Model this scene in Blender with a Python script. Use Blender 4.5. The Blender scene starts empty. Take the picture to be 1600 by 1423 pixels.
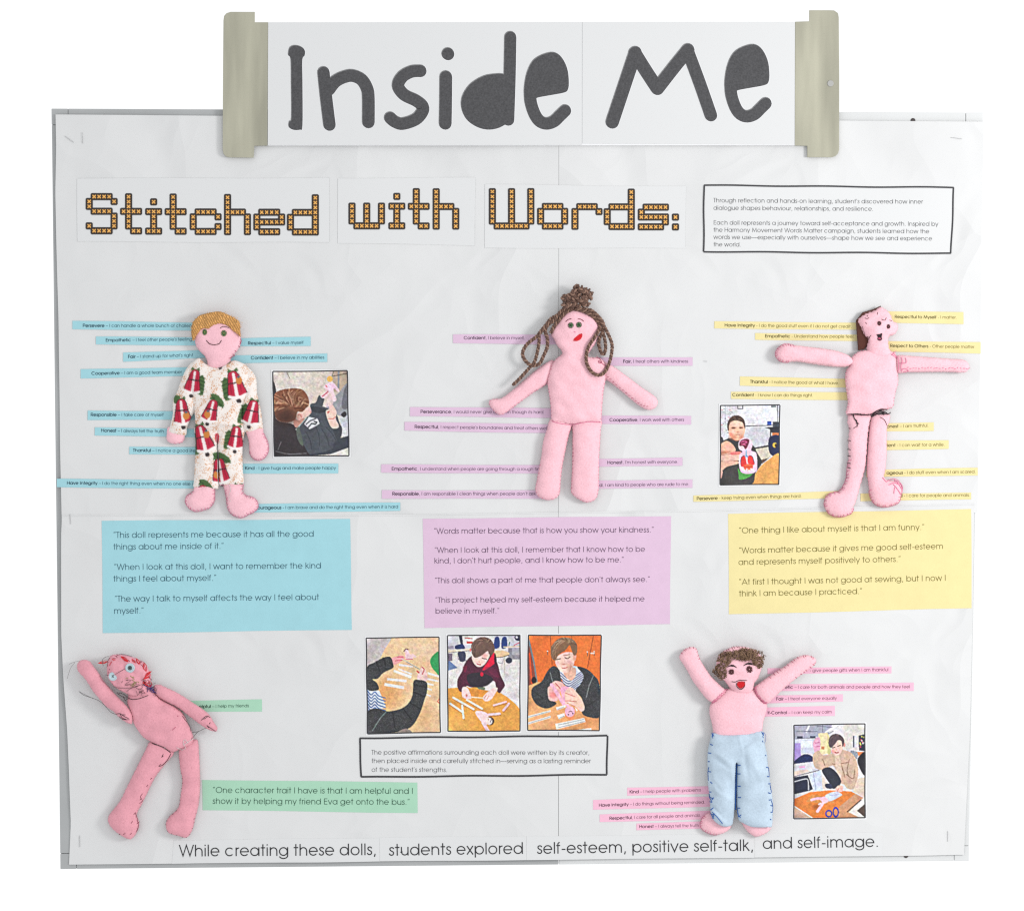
import bpy, math, random
import numpy as np
from mathutils import Vector
from mathutils.geometry import delaunay_2d_cdt
random.seed(7); np.random.seed(7)
SC = bpy.context.scene
COL = SC.collection
S = 0.00125                      # metres per pixel of the 1600 x 1423 photograph, on the board's face
def P(x, y, d=0.0): return ((x-800)*S, -d*S, (711.5-y)*S)

# ------------------------------------------------------------------ camera, light, exposure
DIST = 5.5
cam = bpy.data.cameras.new('camera'); camo = bpy.data.objects.new('camera', cam); COL.objects.link(camo)
camo.location = (0, -DIST, 0); camo.rotation_euler = (math.pi/2, 0, 0)
cam.sensor_width = 36; cam.lens = 36*DIST/(1600*S); cam.clip_end = 100
SC.camera = camo
W_ = bpy.data.worlds.new('World'); SC.world = W_; W_.use_nodes = True
bg = W_.node_tree.nodes['Background']; bg.inputs[0].default_value = (0.985, 0.995, 1.0, 1); bg.inputs[1].default_value = 1.06
def area(name, loc, target, size, power, col):
    l = bpy.data.lights.new(name, 'AREA'); l.shape = 'DISK'; l.size = size; l.energy = power; l.color = col
    o = bpy.data.objects.new(name, l); COL.objects.link(o); o.location = loc
    o.rotation_euler = (Vector(target)-Vector(loc)).to_track_quat('-Z', 'Y').to_euler()
area('window_light', (2.8, -2.1, 0.45), (0, 0, -0.2), 0.9, 74, (1.0, 0.985, 0.965))
SC.view_settings.view_transform = 'Standard'; SC.view_settings.look = 'None'
SC.view_settings.exposure = 0; SC.view_settings.gamma = 1
SC.cycles.max_bounces = 5; SC.cycles.pixel_filter_type = 'BLACKMAN_HARRIS'; SC.cycles.filter_width = 1.25; SC.cycles.use_denoising = False

# ------------------------------------------------------------------ colour and materials
def lin(c):
    c = np.asarray(c, float)/255.0
    return np.where(c <= 0.04045, c/12.92, ((c+0.055)/1.055)**2.4)
def alb(c, irr=1.3): return tuple(np.clip(lin(c)/irr, 0.004, 0.9))
def material(name, col, rough=0.85, bump=0.0, bscale=400, mott=0.0, mscale=60, sheen=0.0, attr=False, stretch=None, spec=0.3, fibre=0.0, metal=0.0):
    m = bpy.data.materials.new(name); m.use_nodes = True; nt = m.node_tree; N = nt.nodes; L = nt.links
    b = N['Principled BSDF']; b.inputs['Roughness'].default_value = rough; b.inputs['Specular IOR Level'].default_value = spec
    b.inputs['Metallic'].default_value = metal
    if sheen: b.inputs['Sheen Weight'].default_value = sheen; b.inputs['Sheen Roughness'].default_value = 0.5
    tc = N.new('ShaderNodeTexCoord'); src = tc.outputs['Object']
    if stretch:
        mp = N.new('ShaderNodeMapping'); mp.inputs['Scale'].default_value = stretch; L.new(src, mp.inputs['Vector']); src = mp.outputs[0]
    if attr:
        a = N.new('ShaderNodeAttribute'); a.attribute_name = 'Col'; cs = a.outputs['Color']
    else:
        r = N.new('ShaderNodeRGB'); r.outputs[0].default_value = (*col, 1); cs = r.outputs[0]
    def mul(cs, scale, amt, detail=3.0):
        n = N.new('ShaderNodeTexNoise'); n.inputs['Scale'].default_value = scale; n.inputs['Detail'].default_value = detail; L.new(src, n.inputs['Vector'])
        mr = N.new('ShaderNodeMapRange'); L.new(n.outputs[0], mr.inputs[0])
        mr.inputs[1].default_value = 0.25; mr.inputs[2].default_value = 0.75; mr.inputs[3].default_value = 1-amt; mr.inputs[4].default_value = 1+amt
        mx = N.new('ShaderNodeVectorMath'); mx.operation = 'SCALE'; L.new(cs, mx.inputs[0]); L.new(mr.outputs[0], mx.inputs['Scale']); return mx.outputs[0]
    if mott: cs = mul(cs, mscale, mott)
    if fibre: cs = mul(cs, 330, fibre, 2.0)
    L.new(cs, b.inputs['Base Color'])
    if bump:
        n = N.new('ShaderNodeTexNoise'); n.inputs['Scale'].default_value = bscale; n.inputs['Detail'].default_value = 3; L.new(src, n.inputs['Vector'])
        bp = N.new('ShaderNodeBump'); bp.inputs['Strength'].default_value = bump; bp.inputs['Distance'].default_value = 0.002
        L.new(n.outputs[0], bp.inputs['Height']); L.new(bp.outputs[0], b.inputs['Normal'])
    return m
M = {}
M['paper'] = material('white_wrapping_paper', (0.566, 0.571, 0.576), 0.8, 0.9, 7, 0.014, 14)
def crease(m, amt, sc, dist):
    nt = m.node_tree; N = nt.nodes; L = nt.links; b = N['Principled BSDF']
    tc = N.new('ShaderNodeTexCoord'); nz = N.new('ShaderNodeTexNoise'); nz.inputs['Scale'].default_value = sc*.7; L.new(tc.outputs['Object'], nz.inputs[0])
    mx = N.new('ShaderNodeVectorMath'); mx.operation = 'SCALE'; mx.inputs['Scale'].default_value = .5; L.new(nz.outputs[1], mx.inputs[0]); ad = N.new('ShaderNodeVectorMath'); L.new(tc.outputs['Object'], ad.inputs[0]); L.new(mx.outputs[0], ad.inputs[1])
    v = N.new('ShaderNodeTexVoronoi'); v.feature = 'DISTANCE_TO_EDGE'; v.inputs['Scale'].default_value = sc; L.new(ad.outputs[0], v.inputs[0])
    mr = N.new('ShaderNodeMapRange'); mr.inputs[2].default_value = .38; mr.interpolation_type = 'SMOOTHSTEP'; L.new(v.outputs['Distance'], mr.inputs[0])
    bp = N.new('ShaderNodeBump'); bp.inputs['Strength'].default_value = amt; bp.inputs['Distance'].default_value = dist; L.new(mr.outputs[0], bp.inputs['Height'])
    L.new(b.inputs['Normal'].links[0].from_socket, bp.inputs['Normal']); L.new(bp.outputs[0], b.inputs['Normal'])
crease(M['paper'], .9, 2.4, .013); crease(M['paper'], .5, 6, .0025)
M['slip'] = material('white_printer_paper', (0.569, 0.576, 0.583), 0.8, 0.12, 30)
M['white'] = material('bright_paper', (0.66, 0.665, 0.68), 0.8, 0.1, 40)
def pap(n, c, irr=1.28): M[n] = material(n+'_paper', alb(c, irr), 0.8, 0.15, 24, 0.025, 40, fibre=0.02)
pap('blue', (160, 209, 219), 1.24); pap('purple', (222, 192, 217), 1.3); pap('yellow', (243, 229, 168), 1.4); pap('pink', (248, 193, 217), 1.36); pap('green', (166, 209, 184), 1.22)
def ink(n, c): M[n] = material(n+'_ink', lin(c)/1.35, 0.7, mott=0.15, mscale=300)
ink('ink', (62, 62, 66)); ink('ink_light', (105, 106, 110)); ink('ink_blue', (36, 84, 102)); ink('ink_purple', (86, 58, 88)); ink('ink_yellow', (112, 100, 22))
ink('ink_pink', (112, 66, 92)); ink('ink_green', (36, 82, 62)); ink('ink_bold', (40, 40, 44)); ink('stitch_dark', (52, 46, 44)); ink('stitch_brown', (122, 76, 26)); ink('border', (58, 58, 62))
ink('ink_yb', (82, 72, 14)); ink('ink_bb', (20, 62, 82)); ink('ink_pb', (62, 36, 64)); ink('ink_kb', (84, 40, 66)); ink('ink_gb', (18, 56, 40))
M['cross'] = material('cross_orange', alb((242, 184, 100), 1.3), 0.7, mott=0.2, mscale=250)
M['title'] = material('title_ink', (0.060, 0.060, 0.064), 0.75, fibre=0.28)
M['title_edge'] = material('title_edge_ink', (0.17, 0.172, 0.176), 0.75, fibre=0.25)
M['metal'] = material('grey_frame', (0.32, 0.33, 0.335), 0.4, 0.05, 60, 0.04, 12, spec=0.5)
M['panel'] = material('dark_panel', (0.10, 0.10, 0.105), 0.9)
M['steel'] = material('steel_wire', (0.36, 0.36, 0.37), 0.35, metal=0.6)
M['screw'] = material('dark_screw', (0.06, 0.05, 0.05), 0.4, metal=0.5)
M['bronze'] = material('brushed_print', (0.325, 0.318, 0.25), 0.5, 0.05, 60, 0.26, 1.0, stretch=(24, 1, 3.4), fibre=0.14)
M['pin'] = material('grey_pin', (0.33, 0.33, 0.32), 0.5)
def felt(n, c, irr=1.3, mott=0.05): M[n] = material(n+'_felt', alb(c, irr), 0.95, 0.45, 260, mott, 45, sheen=0.12, spec=0.05, fibre=0.08)
felt('pinkfelt', (247, 195, 206), 1.25); felt('rosefelt', (236, 167, 180), 1.33, 0.08); felt('brownfelt', (92, 58, 50))
def thread(n, c, irr=1.3): M[n] = material(n+'_thread', alb(c, irr), 0.75, 0.3, 900, 0.16, 500, sheen=0.05, spec=0.2)
thread('pinkthread', (234, 138, 172)); thread('darkpink', (196, 92, 122)); thread('black', (52, 42, 46)); thread('red', (225, 38, 48)); thread('greenthread', (66, 112, 66)); thread('brownthread', (84, 48, 50))
thread('cord', (146, 115, 100)); thread('cordd', (106, 80, 70)); thread('bluethread', (48, 98, 176)); thread('navythread', (52, 50, 120)); thread('olive', (150, 150, 84)); thread('whitethread', (225, 222, 222)); thread('straw', (222, 172, 100)); thread('strawd', (186, 128, 62))
thread('curl', (150, 120, 96)); thread('curld', (112, 86, 68)); thread('wine', (120, 40, 62))
M['denim'] = material('light_blue_cotton', alb((190, 208, 224), 1.3), 0.9, 0.7, 30, 0.15, 26, fibre=0.09)
M['print'] = material('glossy_photo_print', (1, 1, 1), 0.55, attr=True, fibre=0.10)
M['pyjama'] = material('printed_cotton', (1, 1, 1), 0.9, 0.3, 130, attr=True, sheen=0.05, fibre=0.04)
M['button'] = material('clear_blue_button', alb((190, 214, 222), 1.3), 0.25, mott=0.12, mscale=90, spec=0.6)
M['hole'] = material('button_recess', (0.07, 0.10, 0.10), 0.5, mott=0.4, mscale=300)
# woven straw-coloured cloth
def weave():
    m = material('orange_woven_cloth', alb((228, 170, 102), 1.3), 0.85, 0.4, 240, 0.18, 90, fibre=0.18)
    nt = m.node_tree; N = nt.nodes; L = nt.links; b = N['Principled BSDF']
    tc = N.new('ShaderNodeTexCoord'); w = N.new('ShaderNodeTexWave'); w.inputs['Scale'].default_value = 74; w.inputs['Distortion'].default_value = 4.5; w.inputs['Detail'].default_value = 2; w.inputs['Detail Scale'].default_value = 3
    mp = N.new('ShaderNodeMapping'); mp.inputs['Rotation'].default_value = (0, 0.5, 0); L.new(tc.outputs['Object'], mp.inputs[0]); L.new(mp.outputs[0], w.inputs[0])
    bp = N.new('ShaderNodeBump'); bp.inputs['Strength'].default_value = 0.9; bp.inputs['Distance'].default_value = 0.002; L.new(w.outputs[1], bp.inputs['Height'])
    old = b.inputs['Normal'].links[0].from_socket; L.new(old, bp.inputs['Normal']); L.new(bp.outputs[0], b.inputs['Normal'])
    cl = b.inputs['Base Color'].links[0].from_socket
    mr = N.new('ShaderNodeMapRange'); mr.inputs[3].default_value = 0.72; mr.inputs[4].default_value = 1.14; L.new(w.outputs[1], mr.inputs[0])
    vm = N.new('ShaderNodeVectorMath'); vm.operation = 'SCALE'; L.new(cl, vm.inputs[0]); L.new(mr.outputs[0], vm.inputs['Scale']); L.new(vm.outputs[0], b.inputs['Base Color'])
    return m
M['weave'] = weave()

# ------------------------------------------------------------------ things, parts
ORG = {}
def thing(name, label, cat, cx, cy, group=None, depth=0.0):
    """Empty at the thing's base point on the board; depth (px) = how far its visual middle stands off the board"""
    o = bpy.data.objects.new(name, None); COL.objects.link(o); o.empty_display_size = 0.02
    k = depth*S/DIST
    px = P(cx, cy, 0); o.location = (px[0]*(1-k), 0, px[2]*(1-k))
    ORG[o.name] = px
    o['label'] = label; o['category'] = cat
    if group: o['group'] = group
    return o
class B:
    def __init__(s): s.v = []; s.f = []
    def add(s, vs, fs):
        n = len(s.v); s.v.extend(vs); s.f.extend([tuple(i+n for i in f) for f in fs])
    def box(s, x0, y0, x1, y1, d0, d1):
        s.prism([(x0, y0), (x1, y0), (x1, y1), (x0, y1)], d0, d1)
    def prism(s, pts, d0, d1):
        n = len(pts); vs = [(x, y, d1) for x, y in pts]+[(x, y, d0) for x, y in pts]
        fs = [tuple(range(n)), tuple(range(2*n-1, n-1, -1))]+[(i, i+n, (i+1) % n+n, (i+1) % n) for i in range(n)]
        s.add(vs, fs)
    def disc(s, cx, cy, r, d0, d1, n=18, bev=0.0):
        pts = [(cx+r*math.cos(t*2*math.pi/n), cy+r*math.sin(t*2*math.pi/n)) for t in range(n)]
        if bev:
            r2 = r-bev; q = [(cx+r2*math.cos(t*2*math.pi/n), cy+r2*math.sin(t*2*math.pi/n)) for t in range(n)]
            vs = [(x, y, d0) for x, y in pts]+[(x, y, d1-bev) for x, y in pts]+[(x, y, d1) for x, y in q]
            fs = [tuple(range(2*n, 3*n))]
            for k in (0, n): fs += [(k+i, k+(i+1) % n, k+n+(i+1) % n, k+n+i) for i in range(n)]
            s.add(vs, fs)
        else: s.prism(pts, d0, d1)
    def tube(s, path, r, sides=6, taper=False):
        p = np.asarray(path, float); n = len(p)
        t = np.gradient(p, axis=0); t /= np.linalg.norm(t, axis=1)[:, None]+1e-9
        up = np.array([0.13, 0.07, 1.0]); u = np.cross(t, up); l = np.linalg.norm(u, axis=1); u[l < 1e-3] = (1, 0, 0)
        u /= np.linalg.norm(u, axis=1)[:, None]; w = np.cross(t, u)
        vs = []
        for i in range(n):
            rr = r*(0.45 if taper and i in (0, n-1) else 1.0)
            for k in range(sides):
                a = 2*math.pi*k/sides; vs.append(tuple(p[i]+rr*(math.cos(a)*u[i]+math.sin(a)*w[i])))
        fs = [(i*sides+k, i*sides+(k+1) % sides, (i+1)*sides+(k+1) % sides, (i+1)*sides+k) for i in range(n-1) for k in range(sides)]
        fs += [tuple(range(sides)), tuple(range((n-1)*sides, n*sides))]
        s.add(vs, fs)
    def build(s, name, mat, root, parent=None, smooth=False, cols=None, kind=None, label=None):
        ox, oy, oz = ORG[root.name] if root is not None else (0, 0, 0)
        v = np.asarray(s.v, float); w = np.empty_like(v)
        w[:, 0] = (v[:, 0]-800)*S-ox; w[:, 1] = -v[:, 2]*S; w[:, 2] = (711.5-v[:, 1])*S-oz
        me = bpy.data.meshes.new(name); me.from_pydata(w.tolist(), [], s.f); me.materials.append(M[mat])
        if smooth: me.polygons.foreach_set('use_smooth', [True]*len(me.polygons))
        if cols is not None:
            ca = me.color_attributes.new('Col', 'FLOAT_COLOR', 'POINT')
            c4 = np.ones((len(v), 4)); c4[:, :3] = cols; ca.data.foreach_set('color', c4.ravel().astype(np.float32))
        me.update()
        o = bpy.data.objects.new(name, me); COL.objects.link(o)
        if parent is not None: o.parent = parent
        elif root is not None: o.parent = root
        if kind: o['kind'] = kind
        if label: o['label'] = label
        return o

# gentle relief of the papered board (px), shared by everything glued on it
_wr = np.random.RandomState(11)
_wk = [(_wr.uniform(-1, 1), _wr.uniform(-1, 1), _wr.uniform(0, 6.28), wl, a) for wl, a in ((700, 1.1), (480, .9), (330, .7), (260, .45), (210, .4), (170, .3), (150, .26), (130, .22))]
def Wf(x, y):
    x = np.asarray(x, float); y = np.asarray(y, float); r = np.zeros(np.broadcast(x, y).shape)
    for a, b, ph, wl, am in _wk:
        n = math.hypot(a, b); r = r+0.75*am*np.sin((a*x+b*y)/n*2*math.pi/wl+ph)
    return r+6.0
L_UP, L_LOW, L_CARD, L_TXT = 1.1, 1.45, 1.78, 2.03

def edges_fn(pts):
    a = np.asarray(pts, float); return lambda t: np.interp(t, a[:, 0], a[:, 1])
def grid_sheet(root, name, mat, fx, fy, nu, nv, layer, thick=0.35, cols=None, parent=None, label=None, smooth=True, wf=True):
    """fx(u,v), fy(u,v) map 0..1 to px"""
    u, v = np.meshgrid(np.linspace(0, 1, nu), np.linspace(0, 1, nv)); x = fx(u, v); y = fy(u, v)
    d = (Wf(x, y) if wf else 0*x)+layer
    b = B(); b.v = [tuple(t) for t in np.stack([x.ravel(), y.ravel(), d.ravel()], 1)]
    b.f = [(j*nu+i, j*nu+i+1, (j+1)*nu+i+1, (j+1)*nu+i) for j in range(nv-1) for i in range(nu-1)]
    ring = [i for i in range(nu)]+[j*nu+nu-1 for j in range(1, nv)]+[(nv-1)*nu+i for i in range(nu-2, -1, -1)]+[j*nu for j in range(nv-2, 0, -1)]
    n = len(ring); n0 = len(b.v); b.v += [b.v[i] for i in ring]; b.v += [(b.v[i][0], b.v[i][1], b.v[i][2]-thick) for i in ring]
    b.f += [(n0+i, n0+(i+1) % n, n0+n+(i+1) % n, n0+n+i) for i in range(n)]
    if cols is not None:
        pass
    return b, (x, y)
def quad_maps(c):
    (ax, ay), (bx, by), (cx, cy), (dx, dy) = c   # TL TR BR BL
    fx = lambda u, v: (ax*(1-u)+bx*u)*(1-v)+(dx*(1-u)+cx*u)*v
    fy = lambda u, v: (ay*(1-u)+by*u)*(1-v)+(dy*(1-u)+cy*u)*v
    return fx, fy
def sheet(root, c, mat, layer=L_CARD, name='paper', thick=0.3, step=12, wob=0.35):
    fx, fy = quad_maps(c)
    w = math.dist(c[0], c[1]); h = math.dist(c[0], c[3])
    ph = random.uniform(0, 6)
    gy = lambda u, v: fy(u, v)+wob*np.sin(u*w/47+ph+v*2)
    gx = lambda u, v: fx(u, v)+wob*np.sin(v*h/37+ph*2+u)
    b, _ = grid_sheet(root, name, mat, gx, gy, max(2, int(w/step)+2), max(2, int(h/step)+2), layer, thick)
    return b.build(name, mat, root, smooth=False)

# ------------------------------------------------------------------ lettering: a geometric sans drawn as strokes
def arc(cx, cy, rx, ry, a0, a1, n=None):
    n = n or max(3, int(abs(a1-a0)/20)+1)
    return [(cx+rx*math.cos(math.radians(a0+(a1-a0)*i/n)), cy+ry*math.sin(math.radians(a0+(a1-a0)*i/n))) for i in range(n+1)]
def crom(pts, closed=False, sub=5):
    p = [tuple(q) for q in pts]; n = len(p); out = []
    g = (lambda i: p[i % n]) if closed else (lambda i: p[min(max(i, 0), n-1)])
    for i in range(n if closed else n-1):
        a, b, c, d = g(i-1), g(i), g(i+1), g(i+2)
        for k in range(sub):
            t = k/sub; t2 = t*t; t3 = t2*t
            out.append(tuple(0.5*((2*b[j])+(-a[j]+c[j])*t+(2*a[j]-5*b[j]+4*c[j]-d[j])*t2+(-a[j]+3*b[j]-3*c[j]+d[j])*t3) for j in range(len(b))))
    if not closed: out.append(p[-1])
    return out
O = lambda cx: arc(cx, 273, 250, 245, 0, 360, 20)
s_ = crom([(325, 425), (290, 490), (200, 515), (110, 480), (92, 400), (140, 325), (215, 280), (300, 225), (318, 140), (270, 55), (180, 32), (95, 62), (55, 145)], sub=3)
G = {
 'a': (683, [O(322), [(592, 0), (592, 547)]]), 'b': (682, [O(360), [(92, 0), (92, 740)]]), 'c': (647, [arc(325, 273, 250, 245, 42, 318)]),
 'd': (685, [O(322), [(592, 0), (592, 740)]]), 'e': (650, [[(75, 273), (572, 273)]+arc(323, 273, 250, 245, 12, 320)]), 'f': (314, [[(122, 0), (122, 590)]+arc(232, 600, 110, 105, 170, 85), [(20, 515), (265, 515)]]),
 'g': (673, [O(322), [(590, 547), (590, 40)]+arc(325, 10, 265, 180, -5, -165)]), 'h': (610, [[(97, 0), (97, 740)], arc(305, 305, 208, 208, 180, 0)+[(513, 0)]]),
 'i': (200, [[(100, 0), (100, 547)], [(100, 660), (100, 740)]]), 'j': (203, [[(100, 547), (100, -100), (60, -165), (10, -170)], [(100, 660), (100, 740)]]),
 'k': (502, [[(97, 0), (97, 740)], [(400, 547), (110, 262)], [(190, 340), (462, 0)]]), 'l': (200, [[(100, 0), (100, 740)]]),
 'm': (938, [[(97, 0), (97, 547)], arc(283, 320, 186, 195, 180, 0)+[(469, 0)], arc(655, 320, 186, 195, 180, 0)+[(841, 0)]]),
 'n': (610, [[(97, 0), (97, 547)], arc(305, 305, 208, 208, 180, 0)+[(513, 0)]]), 'o': (655, [O(327)]), 'p': (682, [O(360), [(92, -192), (92, 547)]]),
 'q': (682, [O(322), [(592, -192), (592, 547)]]), 'r': (301, [[(97, 0), (97, 547)], arc(262, 340, 165, 172, 180, 80)]), 's': (388, [s_]),
 't': (339, [[(165, 0), (165, 740)], [(25, 515), (310, 515)]]), 'u': (608, [[(97, 547), (97, 240)]+arc(304, 240, 207, 208, 180, 360), [(511, 547), (511, 0)]]),
 'v': (554, [[(42, 547), (277, 20), (512, 547)]]), 'w': (831, [[(38, 547), (220, 30), (415, 520), (610, 30), (793, 547)]]), 'x': (480, [[(50, 547), (430, 0)], [(430, 547), (50, 0)]]),
 'y': (536, [[(40, 547), (270, 40)], [(498, 547), (185, -192)]]), 'z': (425, [[(45, 512), (385, 512), (45, 35), (390, 35)]]),
 'A': (740, [[(35, 0), (370, 715), (705, 0)], [(140, 235), (600, 235)]]), 'B': (574, [[(100, 0), (100, 705), (320, 705)]+arc(320, 545, 160, 160, 90, -90)+[(100, 385)], [(330, 385)]+arc(340, 210, 180, 175, 90, -90)+[(100, 35)]]),
 'C': (813, [arc(420, 370, 350, 338, 42, 318, 18)]), 'E': (536, [[(475, 705), (105, 705), (105, 35), (480, 35)], [(105, 400), (460, 400)]]), 'F': (485, [[(450, 705), (105, 705), (105, 0)], [(105, 400), (430, 400)]]),
 'H': (683, [[(95, 0), (95, 740)], [(588, 0), (588, 740)], [(95, 400), (588, 400)]]), 'I': (226, [[(113, 0), (113, 740)]]), 'K': (591, [[(100, 0), (100, 740)], [(530, 740), (120, 370)], [(200, 440), (560, 0)]]),
 'M': (919, [[(95, 0), (180, 700), (460, 90), (740, 700), (825, 0)]]), 'O': (869, [arc(434, 370, 360, 340, 0, 360, 24)]), 'P': (592, [[(100, 0), (100, 705), (340, 705)]+arc(345, 520, 190, 185, 90, -90)+[(100, 335)]]),
 'R': (607, [[(100, 0), (100, 705), (340, 705)]+arc(345, 520, 190, 185, 90, -90)+[(100, 335)], [(290, 335), (540, 0)]]), 'S': (498, [[(20+x*1.25, y*1.36) for x, y in s_]]), 'T': (426, [[(15, 705), (411, 705)], [(213, 0), (213, 705)]]),
 'U': (655, [[(95, 740), (95, 270)]+arc(328, 270, 233, 235, 180, 360)+[(561, 740)]]), 'W': (960, [[(30, 740), (260, 30), (480, 715), (700, 30), (930, 740)]]),
 '.': (277, [[(138, 0), (138, 80)]]), ',': (277, [[(160, 80), (110, -110)]]), '’': (200, [[(115, 740), (80, 590)]]), '“': (355, [[(90, 590), (125, 740)], [(225, 590), (260, 740)]]), '”': (355, [[(130, 740), (95, 590)], [(265, 740), (230, 590)]]),
 '-': (332, [[(45, 265), (287, 265)]]), '–': (500, [[(0, 265), (500, 265)]]), '—': (1000, [[(0, 265), (1000, 265)]]), ' ': (277, []), ':': (277, [[(138, 0), (138, 80)], [(138, 467), (138, 547)]]),
}
def ribbon(b, pts, hw, depth, round_caps=False, closed=False):
    """flat stroke in the board plane; pts in px; depth = function(x, y)"""
    p = np.asarray(pts, float); n = len(p)
    if n < 2: return
    if math.dist(p[0], p[-1]) < 1e-6: closed = True; p = p[:-1]; n -= 1
    if closed: t = np.roll(p, -1, 0)-np.roll(p, 1, 0)
    else: t = np.gradient(p, axis=0)
    seg0 = (p-np.roll(p, 1, 0)); seg1 = (np.roll(p, -1, 0)-p)
    if not closed: seg0[0] = seg1[0]; seg1[-1] = seg0[-1]
    def un(a): return a/(np.linalg.norm(a, axis=1)[:, None]+1e-9)
    s0 = un(seg0); s1 = un(seg1); t = s0+s1; tl = np.linalg.norm(t, axis=1); t = un(t); t[tl < 1e-3] = s0[tl < 1e-3]
    nrm = np.stack([-t[:, 1], t[:, 0]], 1); cosh = np.clip((s0*t).sum(1), 0.35, 1)
    off = nrm*(hw/cosh)[:, None]
    A = p+off; C = p-off; da = depth(A[:, 0], A[:, 1]); dc = depth(C[:, 0], C[:, 1])
    vs = [(A[i, 0], A[i, 1], da[i]) for i in range(n)]+[(C[i, 0], C[i, 1], dc[i]) for i in range(n)]
    m = n if closed else n-1
    b.add(vs, [(i, (i+1) % n, n+(i+1) % n, n+i) for i in range(m)])
    if round_caps and not closed:
        for c, d_ in ((p[0], -s1[0]), (p[-1], s0[-1])):
            a0 = math.atan2(d_[1], d_[0])-math.pi/2; q = [(c[0]+hw*math.cos(a0+math.pi*k/8), c[1]+hw*math.sin(a0+math.pi*k/8)) for k in range(9)]
            b.add([(x, y, float(depth(x, y))) for x, y in q], [tuple(range(9))])
def text_width(parts, bw=1.06): return sum(G[ch][0]*(bw if bold else 1) for t, bold in parts for ch in t)
def write(bs, parts, x0, y0, x1, y1, layer=L_TXT, weight=32, bweight=52, wf=True, base=0.0, yscale=1.0):
    """bs = (B regular, B bold). parts = [(text, bold)], baseline from (x0,y0) to (x1,y1)"""
    tot = text_width(parts)
    L = math.hypot(x1-x0, y1-y0); sc = L/tot; ux, uy = (x1-x0)/L, (y1-y0)/L; vx, vy = uy, -ux
    cur = 0.0; k = 0
    for t, bold in parts:
        bw = 1.06 if bold else 1.0; b = bs[1] if bold else bs[0]
        for ch in t:
            adv, strokes = G[ch]
            for st in strokes:
                k += 1; e = (k % 4)*0.015
                pts = [(x0+ux*(cur+gx*bw)*sc+vx*gy*sc*yscale, y0+uy*(cur+gx*bw)*sc+vy*gy*sc*yscale) for gx, gy in st]
                ribbon(b, pts, (bweight if bold else weight)*sc, (lambda x, y, e=e: (Wf(x, y) if wf else 0)+layer+base+e))
            cur += adv*bw
def text_parts(root, lines, mat, bmat, name='printed_text', weight=32, bweight=52, parent=None):
    a, c = B(), B()
    for l in lines: write((a, c), *l, weight=weight, bweight=bweight)
    if a.v: a.build(name, mat, root, parent=parent)
    if c.v: c.build('bold_word', bmat, root, parent=parent)

# ------------------------------------------------------------------ the board
from_px = lambda pts, x0, y0, s: [(x0+x/s, y0+y/s) for x, y in pts]
board = thing('display_board', 'large white display board in a grey frame, holding the papers and felt dolls', 'display board', 800, 1350)
TL, TR, BR, BL = (81, 170.5), (1536, 177), (1513.5, 1343.5), (95, 1356.5)
def inset(a, bq, w): return a
b = B(); b.prism([(90, 178), (1526, 184), (1504, 1336), (104, 1346)], -12, 1.0); b.build('back_panel', 'panel', board)
M['metal_lit'] = material('grey_frame_lit', (0.55, 0.56, 0.565), 0.45, 0.05, 60, 0.03, 12)  # lit copy of the grey frame: brightness from the right painted into its colour
def rail(q, d1, name='frame_rail', mat='metal'):
    b = B(); b.prism(q, -14, d1); o = b.build(name, mat, board)
    mo = o.modifiers.new('bevel', 'BEVEL'); mo.width = 0.0012; mo.segments = 2; return o
rail([(107, 170.6), (872.6, 174.0), (872.6, 197.2), (107, 194)], 4.0); rail([(873.4, 174.0), (1508, 176.9), (1508, 200), (873.4, 197.2)], 4.0, mat='metal_lit')
rail([(120, 1336), (872.6, 1328), (872.6, 1349.4), (120, 1356.2)], 4.0); rail([(873.4, 1328), (1490, 1322), (1490, 1343.7), (873.4, 1349.4)], 4.0, mat='metal_lit')
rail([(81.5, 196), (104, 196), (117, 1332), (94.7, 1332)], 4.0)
rail([(1511, 203), (1535.4, 203), (1513.8, 1320), (1490, 1320)], 4.0, mat='metal_lit')
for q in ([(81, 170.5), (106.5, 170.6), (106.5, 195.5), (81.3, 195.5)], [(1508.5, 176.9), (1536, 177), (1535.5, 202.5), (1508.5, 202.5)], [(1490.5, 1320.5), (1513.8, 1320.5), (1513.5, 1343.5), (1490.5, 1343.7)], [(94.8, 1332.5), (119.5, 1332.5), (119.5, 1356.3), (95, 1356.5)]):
    rail(q, 4.3, 'corner_cap', 'metal_lit' if q[0][0] > 800 else 'metal')
for cx, cy in ((1426, 189), (1415, 1335.5)):
    b = B(); b.disc(cx, cy, 3.6, 3, 5.6, 16, bev=0.8); b.build('screw', 'screw', board, smooth=False)

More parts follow.
